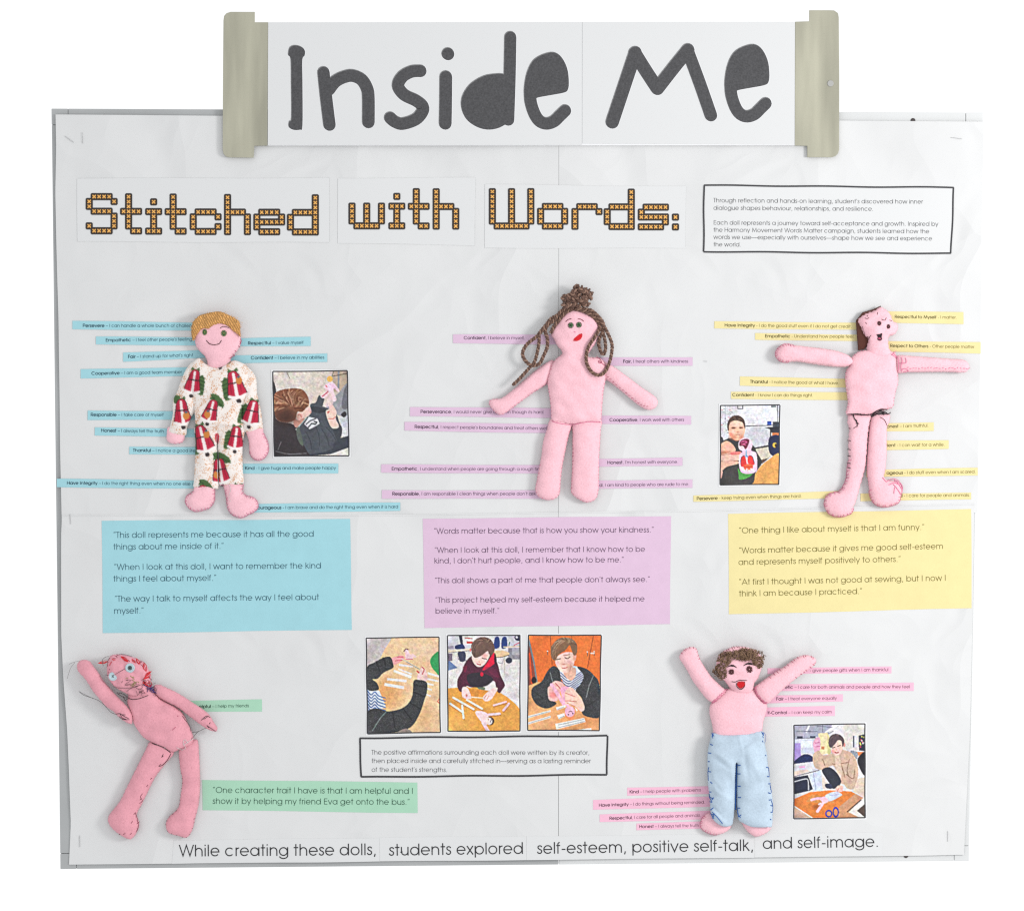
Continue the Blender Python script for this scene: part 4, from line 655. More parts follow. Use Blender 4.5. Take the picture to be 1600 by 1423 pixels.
def ph6(p):   # boy in a beige jacket laying a doll on an orange table
    p.rect(0, 0, 1200, 1400, (218, 216, 220), tex=.03); p.poly([(85, 90), (600, 90), (540, 230), (85, 300)], (170, 172, 188), sm=False, tex=.05); rs = np.random.RandomState(2)
    for a, b_, w in (((290, 100), (250, 190), 22), ((680, 90), (510, 195), 24), ((120, 185), (400, 185), 9), ((400, 110), (600, 130), 8), ((470, 90), (470, 190), 9), ((520, 230), (610, 180), 8), ((110, 280), (400, 270), 8)): p.line([a, b_], w, (240, 241, 246) if w > 12 else (110, 112, 130))
    p.rect(125, 250, 200, 275, (70, 76, 96)); p.rect(300, 245, 370, 270, (80, 84, 104)); p.rect(90, 290, 420, 480, (206, 210, 226)); p.rect(180, 310, 330, 400, (232, 236, 244)); p.poly([(90, 340), (170, 340), (180, 560), (90, 580)], (176, 156, 220), sm=False)
    p.poly([(90, 580), (220, 490), (330, 520), (330, 590), (90, 620)], (38, 54, 98), tex=.25); p.poly([(90, 620), (330, 590), (420, 700), (90, 790)], (214, 212, 222), sm=False); p.line([(90, 790), (420, 705)], 10, (96, 80, 90)); p.poly([(90, 720), (250, 690), (300, 720), (90, 780)], (222, 196, 186), .8, sm=False); p.rect(150, 650, 230, 675, (230, 176, 210))
    p.poly([(85, 800), (270, 770), (340, 960), (300, 980), (85, 1030)], (46, 52, 74), sm=False, tex=.1); p.line([(90, 860), (240, 822), (275, 850), (280, 970)], 12, (206, 210, 222), sm=True); p.poly([(290, 760), (440, 710), (480, 980), (350, 980)], (206, 214, 232), sm=False); p.line([(345, 740), (380, 970)], 8, (150, 160, 186)); p.poly([(470, 800), (560, 900), (620, 1000), (480, 980)], (226, 214, 204))
    p.rect(750, 90, 1045, 430, (216, 212, 208)); p.line([(880, 90), (880, 200)], 5, (180, 176, 176)); p.rect(875, 240, 925, 400, (206, 210, 222)); p.line([(888, 250), (888, 390)], 14, (60, 64, 80)); p.poly([(955, 240), (1045, 220), (1045, 450), (960, 440)], (54, 58, 80), sm=False)
    for k in range(10): p.ell(rs.uniform(965, 1040), rs.uniform(250, 430), 9, 11, [(240, 240, 120), (230, 90, 120), (230, 230, 236)][k % 3])
    p.rect(930, 460, 1045, 510, (226, 140, 90)); p.poly([(850, 440), (940, 470), (930, 560), (860, 500)], (150, 156, 166), tex=.3); p.poly([(940, 600), (960, 520), (1045, 470), (1045, 760), (1000, 740)], (46, 46, 54), tex=.2); p.poly([(900, 830), (1045, 800), (1045, 1080), (880, 990)], (226, 208, 190), sm=False)
    p.poly([(90, 1090), (300, 1000), (560, 975), (850, 990), (910, 1020), (700, 1200), (620, 1345), (340, 1345), (90, 1190)], (226, 136, 70), sm=False, tex=.07); p.poly([(245, 1130), (330, 1030), (480, 1060), (620, 1120), (630, 1150), (430, 1150)], (206, 152, 96), .7, sm=False); p.poly([(700, 1190), (910, 1020), (1045, 1090), (1045, 1345), (620, 1345)], (206, 156, 122), sm=False, tex=.06); p.poly([(90, 1190), (340, 1345), (90, 1345)], (206, 176, 158), sm=False); p.line([(90, 1190), (330, 1345)], 14, (230, 224, 220)); p.soft(390, 1200, 80, 60, (150, 84, 40), .7)
    p.poly([(820, 1270), (990, 1100), (1045, 1060), (1045, 1345), (970, 1345)], (234, 230, 222), sm=False); p.poly([(930, 1250), (1045, 1150), (1045, 1345)], (92, 76, 70), sm=False, tex=.1); p.line([(800, 1265), (985, 1105)], 16, (90, 64, 54))
    p.poly([(410, 210), (540, 200), (550, 480), (460, 500), (420, 420)], (232, 220, 178), sm=False); p.rect(450, 385, 495, 425, (190, 120, 80), .8, .3); p.poly([(530, 240), (560, 260), (580, 470), (540, 500)], (212, 204, 150))
    p.poly([(340, 340), (380, 270), (430, 270), (440, 380), (430, 440), (370, 480), (350, 420)], (226, 176, 200)); p.line([(370, 340), (430, 330)], 8, (176, 90, 130)); p.line([(365, 390), (430, 385)], 8, (176, 90, 130))
    p.poly([(340, 500), (420, 440), (470, 500), (600, 480), (620, 440), (740, 430), (850, 470), (920, 560), (950, 720), (930, 850), (880, 960), (800, 950), (760, 900), (700, 870), (720, 780), (660, 720), (600, 640), (470, 700), (360, 660)], (206, 178, 158), tex=.06)
    for q in ([(640, 520), (720, 640), (770, 800)], [(830, 560), (800, 700), (820, 790)], [(600, 620), (680, 640), (740, 700)], [(470, 560), (500, 640)], [(700, 620), (810, 600)], [(900, 700), (880, 820), (790, 760)]): p.line(q, 11, (140, 108, 88), .75, sm=True)
    p.poly([(640, 500), (690, 520), (730, 720), (700, 860), (650, 700)], (226, 204, 186), .8)
    p.poly([(460, 700), (560, 665), (660, 740), (720, 860), (660, 940), (600, 950), (560, 880), (500, 790)], (54, 58, 72), tex=.12); p.poly([(505, 890), (580, 890), (600, 950), (520, 945)], (60, 66, 90))
    p.poly([(590, 400), (600, 460), (650, 505), (710, 480), (745, 400), (740, 320), (640, 300)], (238, 200, 190)); p.ell(762, 365, 15, 28, (232, 160, 150)); p.line([(638, 466), (660, 474), (680, 466)], 15, (170, 66, 74), .9, sm=True); p.line([(595, 405), (635, 398)], 11, (90, 66, 66)); p.line([(668, 385), (710, 372)], 11, (90, 66, 66)); p.ell(655, 430, 10, 9, (226, 160, 146)); p.soft(610, 450, 40, 40, (230, 150, 140), .6)
    hair(p, [(548, 330), (570, 250), (640, 215), (720, 240), (760, 300), (755, 360), (735, 390), (725, 320), (680, 300), (640, 350), (590, 400), (560, 390)], (98, 82, 88), (70, 58, 66), (140, 120, 118), 50, (660, 250), 130, 6, .7)
    p.poly([(640, 960), (680, 910), (740, 920), (735, 990), (660, 1000)], (236, 190, 180)); p.line([(665, 990), (690, 945)], 7, (190, 120, 110)); p.poly([(500, 1050), (640, 990), (730, 1030), (700, 1060), (560, 1125)], (206, 210, 228)); p.line([(560, 1050), (690, 1030)], 6, (150, 156, 190))
    p.line([(320, 1105), (400, 1085), (480, 1090)], 34, (240, 190, 204), sm=True); p.poly([(430, 1090), (500, 1060), (550, 1120), (490, 1150)], (240, 190, 204)); p.line([(480, 1140), (400, 1260)], 38, (242, 196, 208)); p.line([(440, 1150), (420, 1165)], 22, (244, 214, 222))
    for cx, cy, rx, ry in ((553, 1290, 48, 52), (647, 1270, 42, 74)): p.ell(cx, cy, rx, ry, (42, 74, 160)); p.ell(cx, cy, rx*.6, ry*.62, (206, 150, 110))
def photo(label, c, reg, fn):
    r = thing('photo_print', label, 'photo', (c[2][0]+c[3][0])/2, c[2][1], 'photo prints glued on the board')
    m = 2.6; oc = [(c[0][0]-m, c[0][1]-m), (c[1][0]+m, c[1][1]-m), (c[2][0]+m, c[2][1]+m), (c[3][0]-m, c[3][1]+m)]
    sheet(r, oc, 'white', wob=0.2, name='white_margin')
    nu = int(math.dist(c[0], c[1])*1.15); nv = int(math.dist(c[0], c[3])*1.15)
    fx, fy = quad_maps(c); b, (x, y) = grid_sheet(r, 'picture', 'print', fx, fy, nu, nv, L_CARD+0.15, 0.12)
    ring = len(b.v)-nu*nv; X = x.ravel(); Y = y.ravel(); acc = 0; st = 0.28
    for dx, dy in ((-st, -st), (st, -st), (-st, st), (st, st)):
        np.random.seed(3); p = Paint((X+dx-reg[0])*reg[2], (Y+dy-reg[1])*reg[2], (220, 220, 220)); fn(p); acc = acc+np.clip(p.c, 0, 255)
    ac = (acc/4).reshape(nv, nu, 3)
    def blur(a, k):
        for _ in range(k):
            a = a.copy(); a[1:-1] = (a[:-2]+a[2:]+2*a[1:-1])/4; a[:, 1:-1] = (a[:, :-2]+a[:, 2:]+2*a[:, 1:-1])/4
        return a
    def fn_(sx, k, amp):
        n_ = blur(np.random.RandomState(sx).randn(nv, nu, 1), k); return 1+amp*n_/n_.std()
    ac = ac+(ac-blur(ac, 4))*.8+(ac-blur(ac, 30))*.25; ac = blur(ac, 1)*.35+ac*.65
    ac = ac*fn_(1, 90, .035)*fn_(2, 10, .018)*fn_(3, 2, .035); ac = ac*(1+blur(np.random.RandomState(8).randn(nv, nu, 3), 6)*.10); ac = 122+(ac-126)*1.04
    ac = np.clip(ac, 0, 255).reshape(-1, 3); ac = ac*(1+np.random.RandomState(1).uniform(-.055, .055, (len(X), 1))); col = lin(np.clip(ac, 6, 250))/1.3; cols = np.concatenate([col, np.full((ring, 3), .5)])
    b.build('picture', 'print', r, smooth=True, cols=cols); frame_border(r, c, 0.95, wob=0.3)
photo('photo of a boy seen from behind in a grey sweater, beside the pyjama doll', [(427, 580.7), (543.2, 579.4), (546, 711.8), (429.4, 712.8)], (420, 570, 9.486), ph1)
photo('photo print of a boy holding up a pink paper doll, below the yellow strips', [(1125.2, 633.4), (1217.6, 632.9), (1216.3, 756.5), (1124.8, 757.4)], (1115, 625, 10.164), ph2)
photo('photo print of arms in a dark fleece over a table, leftmost of three', [(572.5, 995.8), (686, 994.6), (688.2, 1143.2), (574.6, 1145)], (565, 985, 8.623), ph3)
photo('photo print of a boy in a maroon hoodie, middle of three', [(699.5, 992.2), (812.6, 991.3), (812.3, 1140.7), (700, 1141.2)], (692, 985, 8.623), ph4)
photo('photo print of a boy before orange lockers, rightmost of three', [(825.5, 991.3), (939, 991.6), (936.4, 1139.8), (824.5, 1139.6)], (818, 985, 8.623), ph5)
photo('photo of a boy in a beige jacket, blue scissors on his orange table', [(1239.6, 1131.4), (1350.6, 1129.6), (1350.6, 1276), (1239.6, 1277.4)], (1230, 1120, 8.623), ph6)

# ------------------------------------------------------------------ soft shapes: a sewn outline, puffed up
class Soft: pass
def smooth_noise(seed, amp, wl):
    rs = np.random.RandomState(seed); ks = [(rs.uniform(0, 6.28), rs.uniform(0, 6.28), wl*rs.uniform(.7, 1.6)) for _ in range(6)]
    return lambda x, y: amp*sum(np.sin((x*math.cos(a)+y*math.sin(a))*6.283/w+ph) for a, ph, w in ks)/2.4
def resample(pts, step):
    p = np.array(list(pts)+[pts[0]], float); d = np.r_[0, np.cumsum(np.hypot(*np.diff(p, axis=0).T))]; n = max(8, int(d[-1]/step))
    t = np.linspace(0, d[-1], n, endpoint=False); return np.stack([np.interp(t, d, p[:, 0]), np.interp(t, d, p[:, 1])], 1), d[-1]
def inpoly(poly, x, y):
    m = np.zeros(np.shape(x), bool); n = len(poly)
    for i in range(n):
        ax, ay = poly[i]; bx, by = poly[(i+1) % n]
        if ay == by: continue
        m ^= ((ay > y) != (by > y)) & (x < (bx-ax)*(y-ay)/(by-ay)+ax)
    return m
def soft(root, name, mat, pts, thick=.8, back=.35, step=2.0, lift=0.0, wr=0.5, wl=26, puck=(7.0, .5), sat=26, colour=None, parent=None, mid=None, seed=1, extra=None, label=None, sm=True, rough=0.0):
    cur = crom(pts, True, 6) if sm else pts
    bd, per = resample(cur, step*0.8); n = len(bd)
    area2 = np.sum(bd[:, 0]*np.roll(bd[:, 1], -1)-np.roll(bd[:, 0], -1)*bd[:, 1])
    if area2 < 0: bd = bd[::-1].copy()
    t = np.roll(bd, -1, 0)-np.roll(bd, 1, 0); t /= np.linalg.norm(t, axis=1)[:, None]+1e-9; nin = np.stack([-t[:, 1], t[:, 0]], 1)
    s = np.arange(n)*per/n
    if puck[1]: bd = bd+nin*(puck[1]*np.abs(np.cos(math.pi*s/puck[0]))**4)[:, None]
    if rough: bd = bd+nin*(np.random.RandomState(seed).uniform(-rough, rough, n))[:, None]
    x0, y0 = bd.min(0)-3; x1, y1 = bd.max(0)+3; h = 1.5
    gx = np.arange(x0, x1+h, h); gy = np.arange(y0, y1+h, h); X, Y = np.meshgrid(gx, gy); m = inpoly(bd, X, Y).astype(float); u = np.zeros_like(X)
    R_ = math.sqrt(m.sum()); its = int(min(1600, 120+R_*R_*0.3))
    for _ in range(its):
        u[1:-1, 1:-1] = (u[:-2, 1:-1]+u[2:, 1:-1]+u[1:-1, :-2]+u[1:-1, 2:]+h*h)*.25*m[1:-1, 1:-1]
    H = np.sqrt(2*u)*thick; H = sat*np.tanh(H/sat); hm = H.max()+1e-6
    nz = smooth_noise(seed+5, wr, wl)(X, Y)+(extra(X, Y) if extra else 0); F = H+nz*np.clip(H/6, 0, 1)
    if mid is None: mid = float(Wf((x0+x1)/2, (y0+y1)/2))+2.0+back*hm
    mid += lift
    def samp(A, x, y):
        x = np.asarray(x, float); y = np.asarray(y, float); fx = np.clip((x-x0)/h, 0, len(gx)-1.001); fy = np.clip((y-y0)/h, 0, len(gy)-1.001); i = fx.astype(int); j = fy.astype(int); a = fx-i; b_ = fy-j
        return (A[j, i]*(1-a)+A[j, i+1]*a)*(1-b_)+(A[j+1, i]*(1-a)+A[j+1, i+1]*a)*b_
    ring = bd+nin*(.45*step); ring = ring[inpoly(bd, ring[:, 0], ring[:, 1])][::2]
    xs = np.arange(x0, x1, step); ys = np.arange(y0, y1, step*.87); gX, gY = np.meshgrid(xs, ys); gX = gX+((np.arange(len(ys)) % 2)*step*.5)[:, None]
    ip = np.stack([gX.ravel(), gY.ravel()], 1); ip = ip[inpoly(bd, ip[:, 0], ip[:, 1])]; dm = np.min(np.hypot(ip[:, None, 0]-bd[None, ::2, 0], ip[:, None, 1]-bd[None, ::2, 1]), axis=1); ip = ip[dm > step*.85]
    allp = np.vstack([bd, ring, ip])
    vo, _, fo, *_r = delaunay_2d_cdt([Vector(q) for q in allp.tolist()], [], [list(range(n))], 1, 1e-5)
    V = np.array([(v.x, v.y) for v in vo]); hs = samp(H, V[:, 0], V[:, 1]); fs = samp(F, V[:, 0], V[:, 1])
    onb = np.min(np.hypot(V[:, None, 0]-bd[None, :, 0], V[:, None, 1]-bd[None, :, 1]), axis=1) < 1e-3
    hs[onb] = 0; fs[onb] = 0; nV = len(V)
    b = B(); b.v = [(V[i, 0], V[i, 1], mid+fs[i]) for i in range(nV)]; idx = {}
    for i in range(nV):
        if onb[i]: idx[i] = i
        else: idx[i] = len(b.v); b.v.append((V[i, 0], V[i, 1], mid-back*hs[i]))
    b.f = [tuple(f) for f in fo]+[tuple(idx[i] for i in reversed(f)) for f in fo]
    cols = None
    if colour is not None:
        vv = np.array(b.v); cols = colour(vv[:, 0], vv[:, 1])
    o = b.build(name, mat, root, parent=parent, smooth=True, cols=cols, label=label)
    r = Soft(); r.o = o; r.bd = bd; r.nin = nin; r.per = per; r.mid = mid; r.root = root; r.hmax = hm
    r.z = lambda x, y: mid+samp(F, x, y)
    return r
def stitches(sp, mat, f0, f1, spacing=6.0, length=3.2, r=0.42, out=0.5, name='seam_stitches', slant=0.3, link=False, seed=0, jit=.25):
    """blanket stitches over the seam, from boundary fraction f0 to f1"""
    rs = np.random.RandomState(seed); b = B(); n = len(sp.bd); L = (f1-f0)*sp.per; k = max(1, int(L/spacing)); last = None
    for i in range(k+1):
        f = (f0+(f1-f0)*(i+rs.uniform(-jit, jit))/k) % 1.0; j = int(f*n) % n; p = sp.bd[j]; ni = sp.nin[j]; tg = np.array([ni[1], -ni[0]])
        l = length*rs.uniform(.7, 1.3); a = p-ni*out; e = p+ni*l+tg*slant*l*rs.uniform(.2, 1.6); path = []
        for t in np.linspace(0, 1, 4):
            q = a*(1-t)+e*t; path.append((q[0], q[1], (float(sp.z(*q)) if t > .05 else sp.mid)+r*.7))
        path = [(a[0], a[1], sp.mid-1.0)]+path; b.tube(path, r, 5, True)
        if link and last is not None: b.tube([last, ((last[0]+a[0])/2-ni[0]*.4, (last[1]+a[1])/2-ni[1]*.4, sp.mid+.6), (a[0], a[1], sp.mid+.4)], r*.8, 4)
        last = (a[0], a[1], sp.mid+.4)
    return b.build(name, mat, sp.root, parent=sp.o, smooth=True, kind='stuff')
def surf_line(b, sp, pts, r, lift=0.35, sm=True, sides=5, taper=True):
    q = crom(pts, False, 4) if sm and len(pts) > 2 else [tuple(np.array(pts[0])*(1-t)+np.array(pts[-1])*t) for t in np.linspace(0, 1, 5)] if len(pts) == 2 else pts
    sps = sp if isinstance(sp, (list, tuple)) else [sp]
    b.tube([(x, y, max(float(s.z(x, y)) for s in sps)+lift) for x, y in q], r, sides, taper)
def thread_part(sp, name, mat, lines, r=.45, lift=.3, parent=None, kind=None):
    b = B()
    for l in lines: surf_line(b, sp, l, r, lift)
    s0 = sp[0] if isinstance(sp, (list, tuple)) else sp
    return b.build(name, mat, s0.root, parent=parent or s0.o, smooth=True, kind=kind)
def satin_eye(sp, cx, cy, rx, ry, mat, mat2=None, n=16, r=.42, name='eye', centre=True):
    b = B(); rs = np.random.RandomState(int(cx))
    for k in range(n):
        a = 6.283*k/n+rs.uniform(-.12, .12); rr = rs.uniform(.86, 1.05)
        surf_line(b, sp, [(cx+rx*.15*math.cos(a), cy+ry*.15*math.sin(a)), (cx+rx*rr*math.cos(a), cy+ry*rr*math.sin(a))], r, .4)
    o = b.build(name, mat, sp.root, parent=sp.o, smooth=True)
    if mat2:
        b = B()
        if centre: surf_line(b, sp, [(cx-rx*.4, cy-.3), (cx+rx*.4, cy+.3)], r, 1.0); surf_line(b, sp, [(cx, cy-ry*.4), (cx+.2, cy+ry*.4)], r, 1.0)
        q = [(cx+rx*1.02*math.cos(t), cy+ry*1.02*math.sin(t)) for t in np.linspace(0, 6.283, 14)]; surf_line(b, sp, q, r*.6, .3, sm=False, taper=False)
        b.build('eye_outline', mat2, sp.root, parent=sp.o, smooth=True)
    return o
def satin_fill(sp, pts, mat, name, ang=0.3, gap=.8, r=.48, lift=.4):
    """parallel threads filling an outline"""
    b = B(); p = np.array(crom(pts, True, 5)); c, s = math.cos(ang), math.sin(ang); q = np.stack([p[:, 0]*c+p[:, 1]*s, -p[:, 0]*s+p[:, 1]*c], 1)
    for v in np.arange(q[:, 1].min()+gap*.5, q[:, 1].max(), gap):
        xs = []
        for i in range(len(q)):
            a, e = q[i], q[(i+1) % len(q)]
            if (a[1] > v) != (e[1] > v): xs.append(a[0]+(v-a[1])*(e[0]-a[0])/(e[1]-a[1]))
        xs.sort()
        for u0, u1 in zip(xs[::2], xs[1::2]):
            if u1-u0 < .5: continue
            surf_line(b, sp, [(u0*c-v*s, u0*s+v*c), (u1*c-v*s, u1*s+v*c)], r, lift)
    return b.build(name, mat, sp.root, parent=sp.o, smooth=True)
def cord(root, name, pts3, rad=2.5, pitch=9.0, parent=None, seed=0, sub=6, mat='cord'):
    """two plies twisted round the path"""
    p = np.array(crom(pts3, False, sub), float); d = np.r_[0, np.cumsum(np.linalg.norm(np.diff(p, axis=0), axis=1))]
    t = np.arange(0, d[-1], 1.3); p = np.stack([np.interp(t, d, p[:, k]) for k in range(3)], 1)
    tg = np.gradient(p, axis=0); tg /= np.linalg.norm(tg, axis=1)[:, None]+1e-9; up = np.array([0.05, 0.03, 1]); u = np.cross(tg, up); u /= np.linalg.norm(u, axis=1)[:, None]+1e-9; w = np.cross(tg, u)
    b = B()
    for s_ in range(2):
        a = t*6.283/pitch+s_*math.pi; q = p+(np.cos(a)[:, None]*u+np.sin(a)[:, None]*w)*rad*.66; b.tube(q, rad*.60, 6)
        if s_ == 0: nf = len(b.f)
    o = b.build(name, mat, root, parent=parent, smooth=True); o.data.materials.append(M['cordd'])
    mi = np.zeros(len(o.data.polygons), np.int32); mi[nf:] = 1; o.data.polygons.foreach_set('material_index', mi); return o
def lint(sp, mat, n, seed=0):
    rs = np.random.RandomState(seed); b = B(); bd = sp.bd
    for k in range(n):
        if k % 2: j = rs.randint(len(bd)); x, y = bd[j]+sp.nin[j]*rs.uniform(0, 1.5); z_ = sp.mid+rs.uniform(0, 1.5); ox = -sp.nin[j]*rs.uniform(.6, 1.7)
        else:
            j, i = rs.randint(len(bd), size=2); t = rs.rand(); x, y = bd[j]*(1-t)+bd[i]*t
            if not inpoly(bd, np.array([x]), np.array([y]))[0]: continue
            z_ = float(sp.z(x, y)); ox = rs.uniform(-1.4, 1.4, 2)
        dz = rs.uniform(.2, .9); px_, py_ = rs.uniform(-.14, .14, 2)
        b.add([(x-px_, y-py_, z_-.2), (x+px_, y+py_, z_-.2), (x+ox[0]*.6+rs.uniform(-.4, .4), y+ox[1]*.6+rs.uniform(-.4, .4), z_+dz*.8), (x+ox[0], y+ox[1], z_+dz)], [(0, 1, 2), (1, 2, 3)])
    return b.build('felt_fuzz', mat, sp.root, parent=sp.o, kind='stuff')
GD = 'felt dolls mounted on the board'
# ================================================================== doll 1: pyjamas
D1 = thing('felt_doll', 'smiling pink felt doll in cream printed pyjamas with orange woven hair', 'doll', 335, 800, GD, depth=16)
z5 = lambda pts: from_px(pts, 240, 470, 4.066); zh = lambda pts: from_px(pts, 290, 480, 12.93); z8 = lambda pts: from_px(pts, 250, 660, 8.889)
MOT = [(258, 520, 0), (525, 540, 1), (370, 705, 2), (185, 712, 3), (625, 715, 4), (318, 880, 1), (525, 875, 4), (425, 1085, 2), (402, 350, 0), (300, 1245, 2), (532, 1245, 0), (405, 690+170, 5)]
def pyjama(x, y):
    acc = 0; rs0 = np.random.RandomState(5); n = len(x); sp = rs0.rand(n); sp2 = rs0.rand(n)
    f = smooth_noise(3, 1.0, 17)
    for dx, dy in ((-.25, -.25), (.25, .25)):
        X = (x+dx-240)*4.066; Y = (y+dy-470)*4.066; p = Paint(X, Y, (243, 235, 230))
        v = f(x, y); a = np.clip(v*.9+.05, 0, 1); dens = .14+.62*a
        s1 = np.where(sp < dens*.55)[0]; p.put(s1, (226, 176, 140), .8); s2 = np.where((sp2 < dens*.30) & (v > -.1))[0]; p.put(s2, (200, 136, 92), .75)
        for im, (mx, my, k) in enumerate(MOT):
            th = (.16, -.2, .28, -.1, .22, -.26, .1, -.16, -.3, .2, .1, 0)[im]; sz = (1.05, 1.2, 1.0, 1.12, 1.08, 1.2, 1.0, 1.1, 1, 1, 1, 1)[im]; ct, st_ = math.cos(th)*sz, math.sin(th)*sz
            if k == 5: p.poly([(mx-12, my-10), (mx+12, my-8), (mx+8, my+45), (mx-8, my+40)], (196, 40, 66)); continue
            fl = -1 if k in (1, 4) else 1; T = lambda q: [(mx+fl*px_*1.15*ct-py_*st_, my+fl*px_*st_+py_*1.0*ct) for px_, py_ in q]
            # evergreen sprig
            if k != 3:
                g = [(26, 60), (60, 70), (62, 20), (58, -20), (40, -50), (24, -10)] if k in (0, 1, 4) else [(-26, -105), (10, -112), (50, -80), (62, -48), (30, -44), (0, -70)]
                p.poly(T(g), (74, 104, 60)); 
                for q in range(5): p.line(T([(28 if k in (0, 1, 4) else -20+q*16, -40+q*22 if k in (0, 1, 4) else -100+q*10), (60 if k in (0, 1, 4) else -6+q*16, -30+q*22 if k in (0, 1, 4) else -76+q*9)]), 7, (44, 72, 40))
            else: p.poly(T([(-30, -100), (0, -90), (-18, -55), (-36, -60)]), (74, 104, 60))
            # red bell shaped coat, cream bands, dark edge
            p.poly(T([(-16, -72), (22, -72), (34, -10), (42, 58), (0, 72), (-44, 58), (-34, -10)]), (52, 34, 40)); p.poly(T([(-14, -68), (19, -68), (30, -10), (38, 54), (0, 66), (-40, 54), (-30, -10)]), (190, 36, 66))
            p.poly(T([(-6, -66), (6, -66), (10, 60), (-6, 60)]), (244, 238, 236), sm=False); p.poly(T([(-42, 48), (0, 60), (40, 48), (40, 62), (0, 76), (-44, 62)]), (246, 240, 238)); p.line(T([(-28, -12), (28, -12)]), 8, (48, 34, 40)); p.line(T([(-24, -52), (-20, 40)]), 5, (150, 24, 50)); p.line(T([(18, -50), (26, 40)]), 5, (150, 24, 50)); p.poly(T([(0, -74), (-20, -92), (-26, -72)]), (74, 104, 60), sm=False); p.poly(T([(0, -74), (20, -92), (26, -72)]), (74, 104, 60), sm=False)
            p.poly(T([(-10, 76), (8, 76), (8, 92), (-8, 94)]), (50, 40, 42))
            if k in (2, 3, 1): p.ell(mx-22*fl if k != 3 else mx+26, my+(20 if k != 1 else -30), 20, 24, (206, 130, 62)); p.ell(mx-18*fl if k != 3 else mx+26, my+(-2 if k != 1 else -52), 9, 7, (70, 100, 120))
        acc = acc+np.clip(p.c, 0, 255)
    return lin(acc/2)/1.27
hd = soft(D1, 'head', 'pinkfelt', zh([(185, 700), (150, 560), (160, 420), (250, 260), (420, 170), (650, 130), (880, 200), (1050, 320), (1100, 480), (1112, 640), (1105, 760), (1060, 860), (990, 950), (930, 1020), (905, 1080), (930, 1180), (860, 1300), (620, 1340), (450, 1260), (430, 1110), (390, 1010), (300, 920), (215, 810)]), thick=.62, puck=(7, .2), lift=1.5, seed=2)
LF = soft(D1, 'foot', 'pinkfelt', z8([(500, 860), (740, 860), (756, 930), (757, 1010), (750, 1090), (690, 1180), (600, 1216), (500, 1236), (430, 1215), (365, 1150), (345, 1070), (380, 1010), (450, 965)]), thick=.7, step=1.8, puck=(5.5, .7), seed=3)
RF = soft(D1, 'foot', 'pinkfelt', z8([(875, 820), (1130, 820), (1140, 960), (1200, 1022), (1290, 1040), (1350, 1110), (1352, 1190), (1290, 1250), (1220, 1282), (1130, 1322), (1030, 1300), (960, 1235), (930, 1150), (910, 1000)]), thick=.7, step=1.8, puck=(5.5, .7), seed=4)
for f in (LF, RF): stitches(f, 'pinkthread', .12, .92, 5.0, 2.6, .45, link=True, seed=2)
LH = soft(D1, 'hand', 'pinkfelt', z5([(95, 800), (82, 850), (83, 885), (105, 905), (140, 912), (180, 902), (195, 880), (200, 830), (180, 800)]), thick=.7, step=1.8, lift=2, puck=(5, .4), seed=5); stitches(LH, 'pinkthread', .1, .6, 5, 2, .38)
RH = soft(D1, 'hand', 'pinkfelt', z5([(580, 790), (600, 890), (607, 960), (628, 1000), (665, 1016), (703, 998), (727, 955), (722, 900), (700, 850), (680, 790)]), thick=.7, step=1.8, lift=2, puck=(5, .5), seed=6); stitches(RH, 'pinkthread', .25, .72, 4.5, 2.4, .45, link=True, seed=3)
PA = dict(colour=pyjama, step=1.35, puck=(9, .0))
fold = lambda cx, cy, ang, wd, ln, am: (lambda x, y: am*np.exp(-(((x-cx)*math.cos(ang)+(y-cy)*math.sin(ang))/ln)**2-((-(x-cx)*math.sin(ang)+(y-cy)*math.cos(ang))/wd)**2))
def folds(*fs): return lambda x, y: sum(f(x, y) for f in fs)
L1 = soft(D1, 'trouser_leg', 'pyjama', z5([(268, 790), (266, 900), (262, 1000), (258, 1100), (254, 1150), (256, 1186), (325, 1190), (395, 1196), (411, 1185), (412, 1100), (408, 1000), (405, 900), (418, 800)]), thick=.62, lift=2.0, wr=.8, seed=11, rough=.25, extra=folds(fold(312, 690, 1.2, 3, 22, 2.3), fold(326, 720, 1.0, 3, 16, -2.4), fold(318, 745, .5, 2.5, 12, 1)), **PA)
R1 = soft(D1, 'trouser_leg', 'pyjama', z5([(402, 790), (405, 900), (412, 1000), (415, 1100), (418, 1172), (480, 1173), (566, 1165), (566, 1080), (563, 980), (566, 900), (566, 790)]), thick=.62, lift=2.3, wr=.8, seed=12, rough=.25, extra=folds(fold(350, 680, 2.0, 3, 20, 1.6), fold(366, 710, 1.5, 3, 16, -1.2)), **PA)
SL = soft(D1, 'sleeve', 'pyjama', z5([(250, 390), (205, 440), (170, 520), (150, 580), (122, 640), (122, 720), (104, 800), (92, 838), (140, 852), (203, 856), (215, 800), (242, 740), (265, 700), (285, 600), (300, 500), (290, 420)]), thick=.72, lift=2.2, wr=.9, seed=13, rough=.3, extra=folds(fold(283, 620, 1.0, 2.5, 14, -1.8), fold(290, 600, .7, 3, 12, 1.5)), **PA)
SR = soft(D1, 'sleeve', 'pyjama', z5([(535, 395), (600, 425), (648, 490), (656, 590), (680, 700), (690, 780), (688, 822), (640, 836), (572, 832), (560, 780), (556, 700), (545, 620), (510, 520), (500, 430)]), thick=.72, lift=2.2, wr=.9, seed=14, rough=.3, extra=folds(fold(383, 620, 2.1, 2.5, 14, -1.8), fold(372, 600, 2.3, 3, 12, 1.4)), **PA)
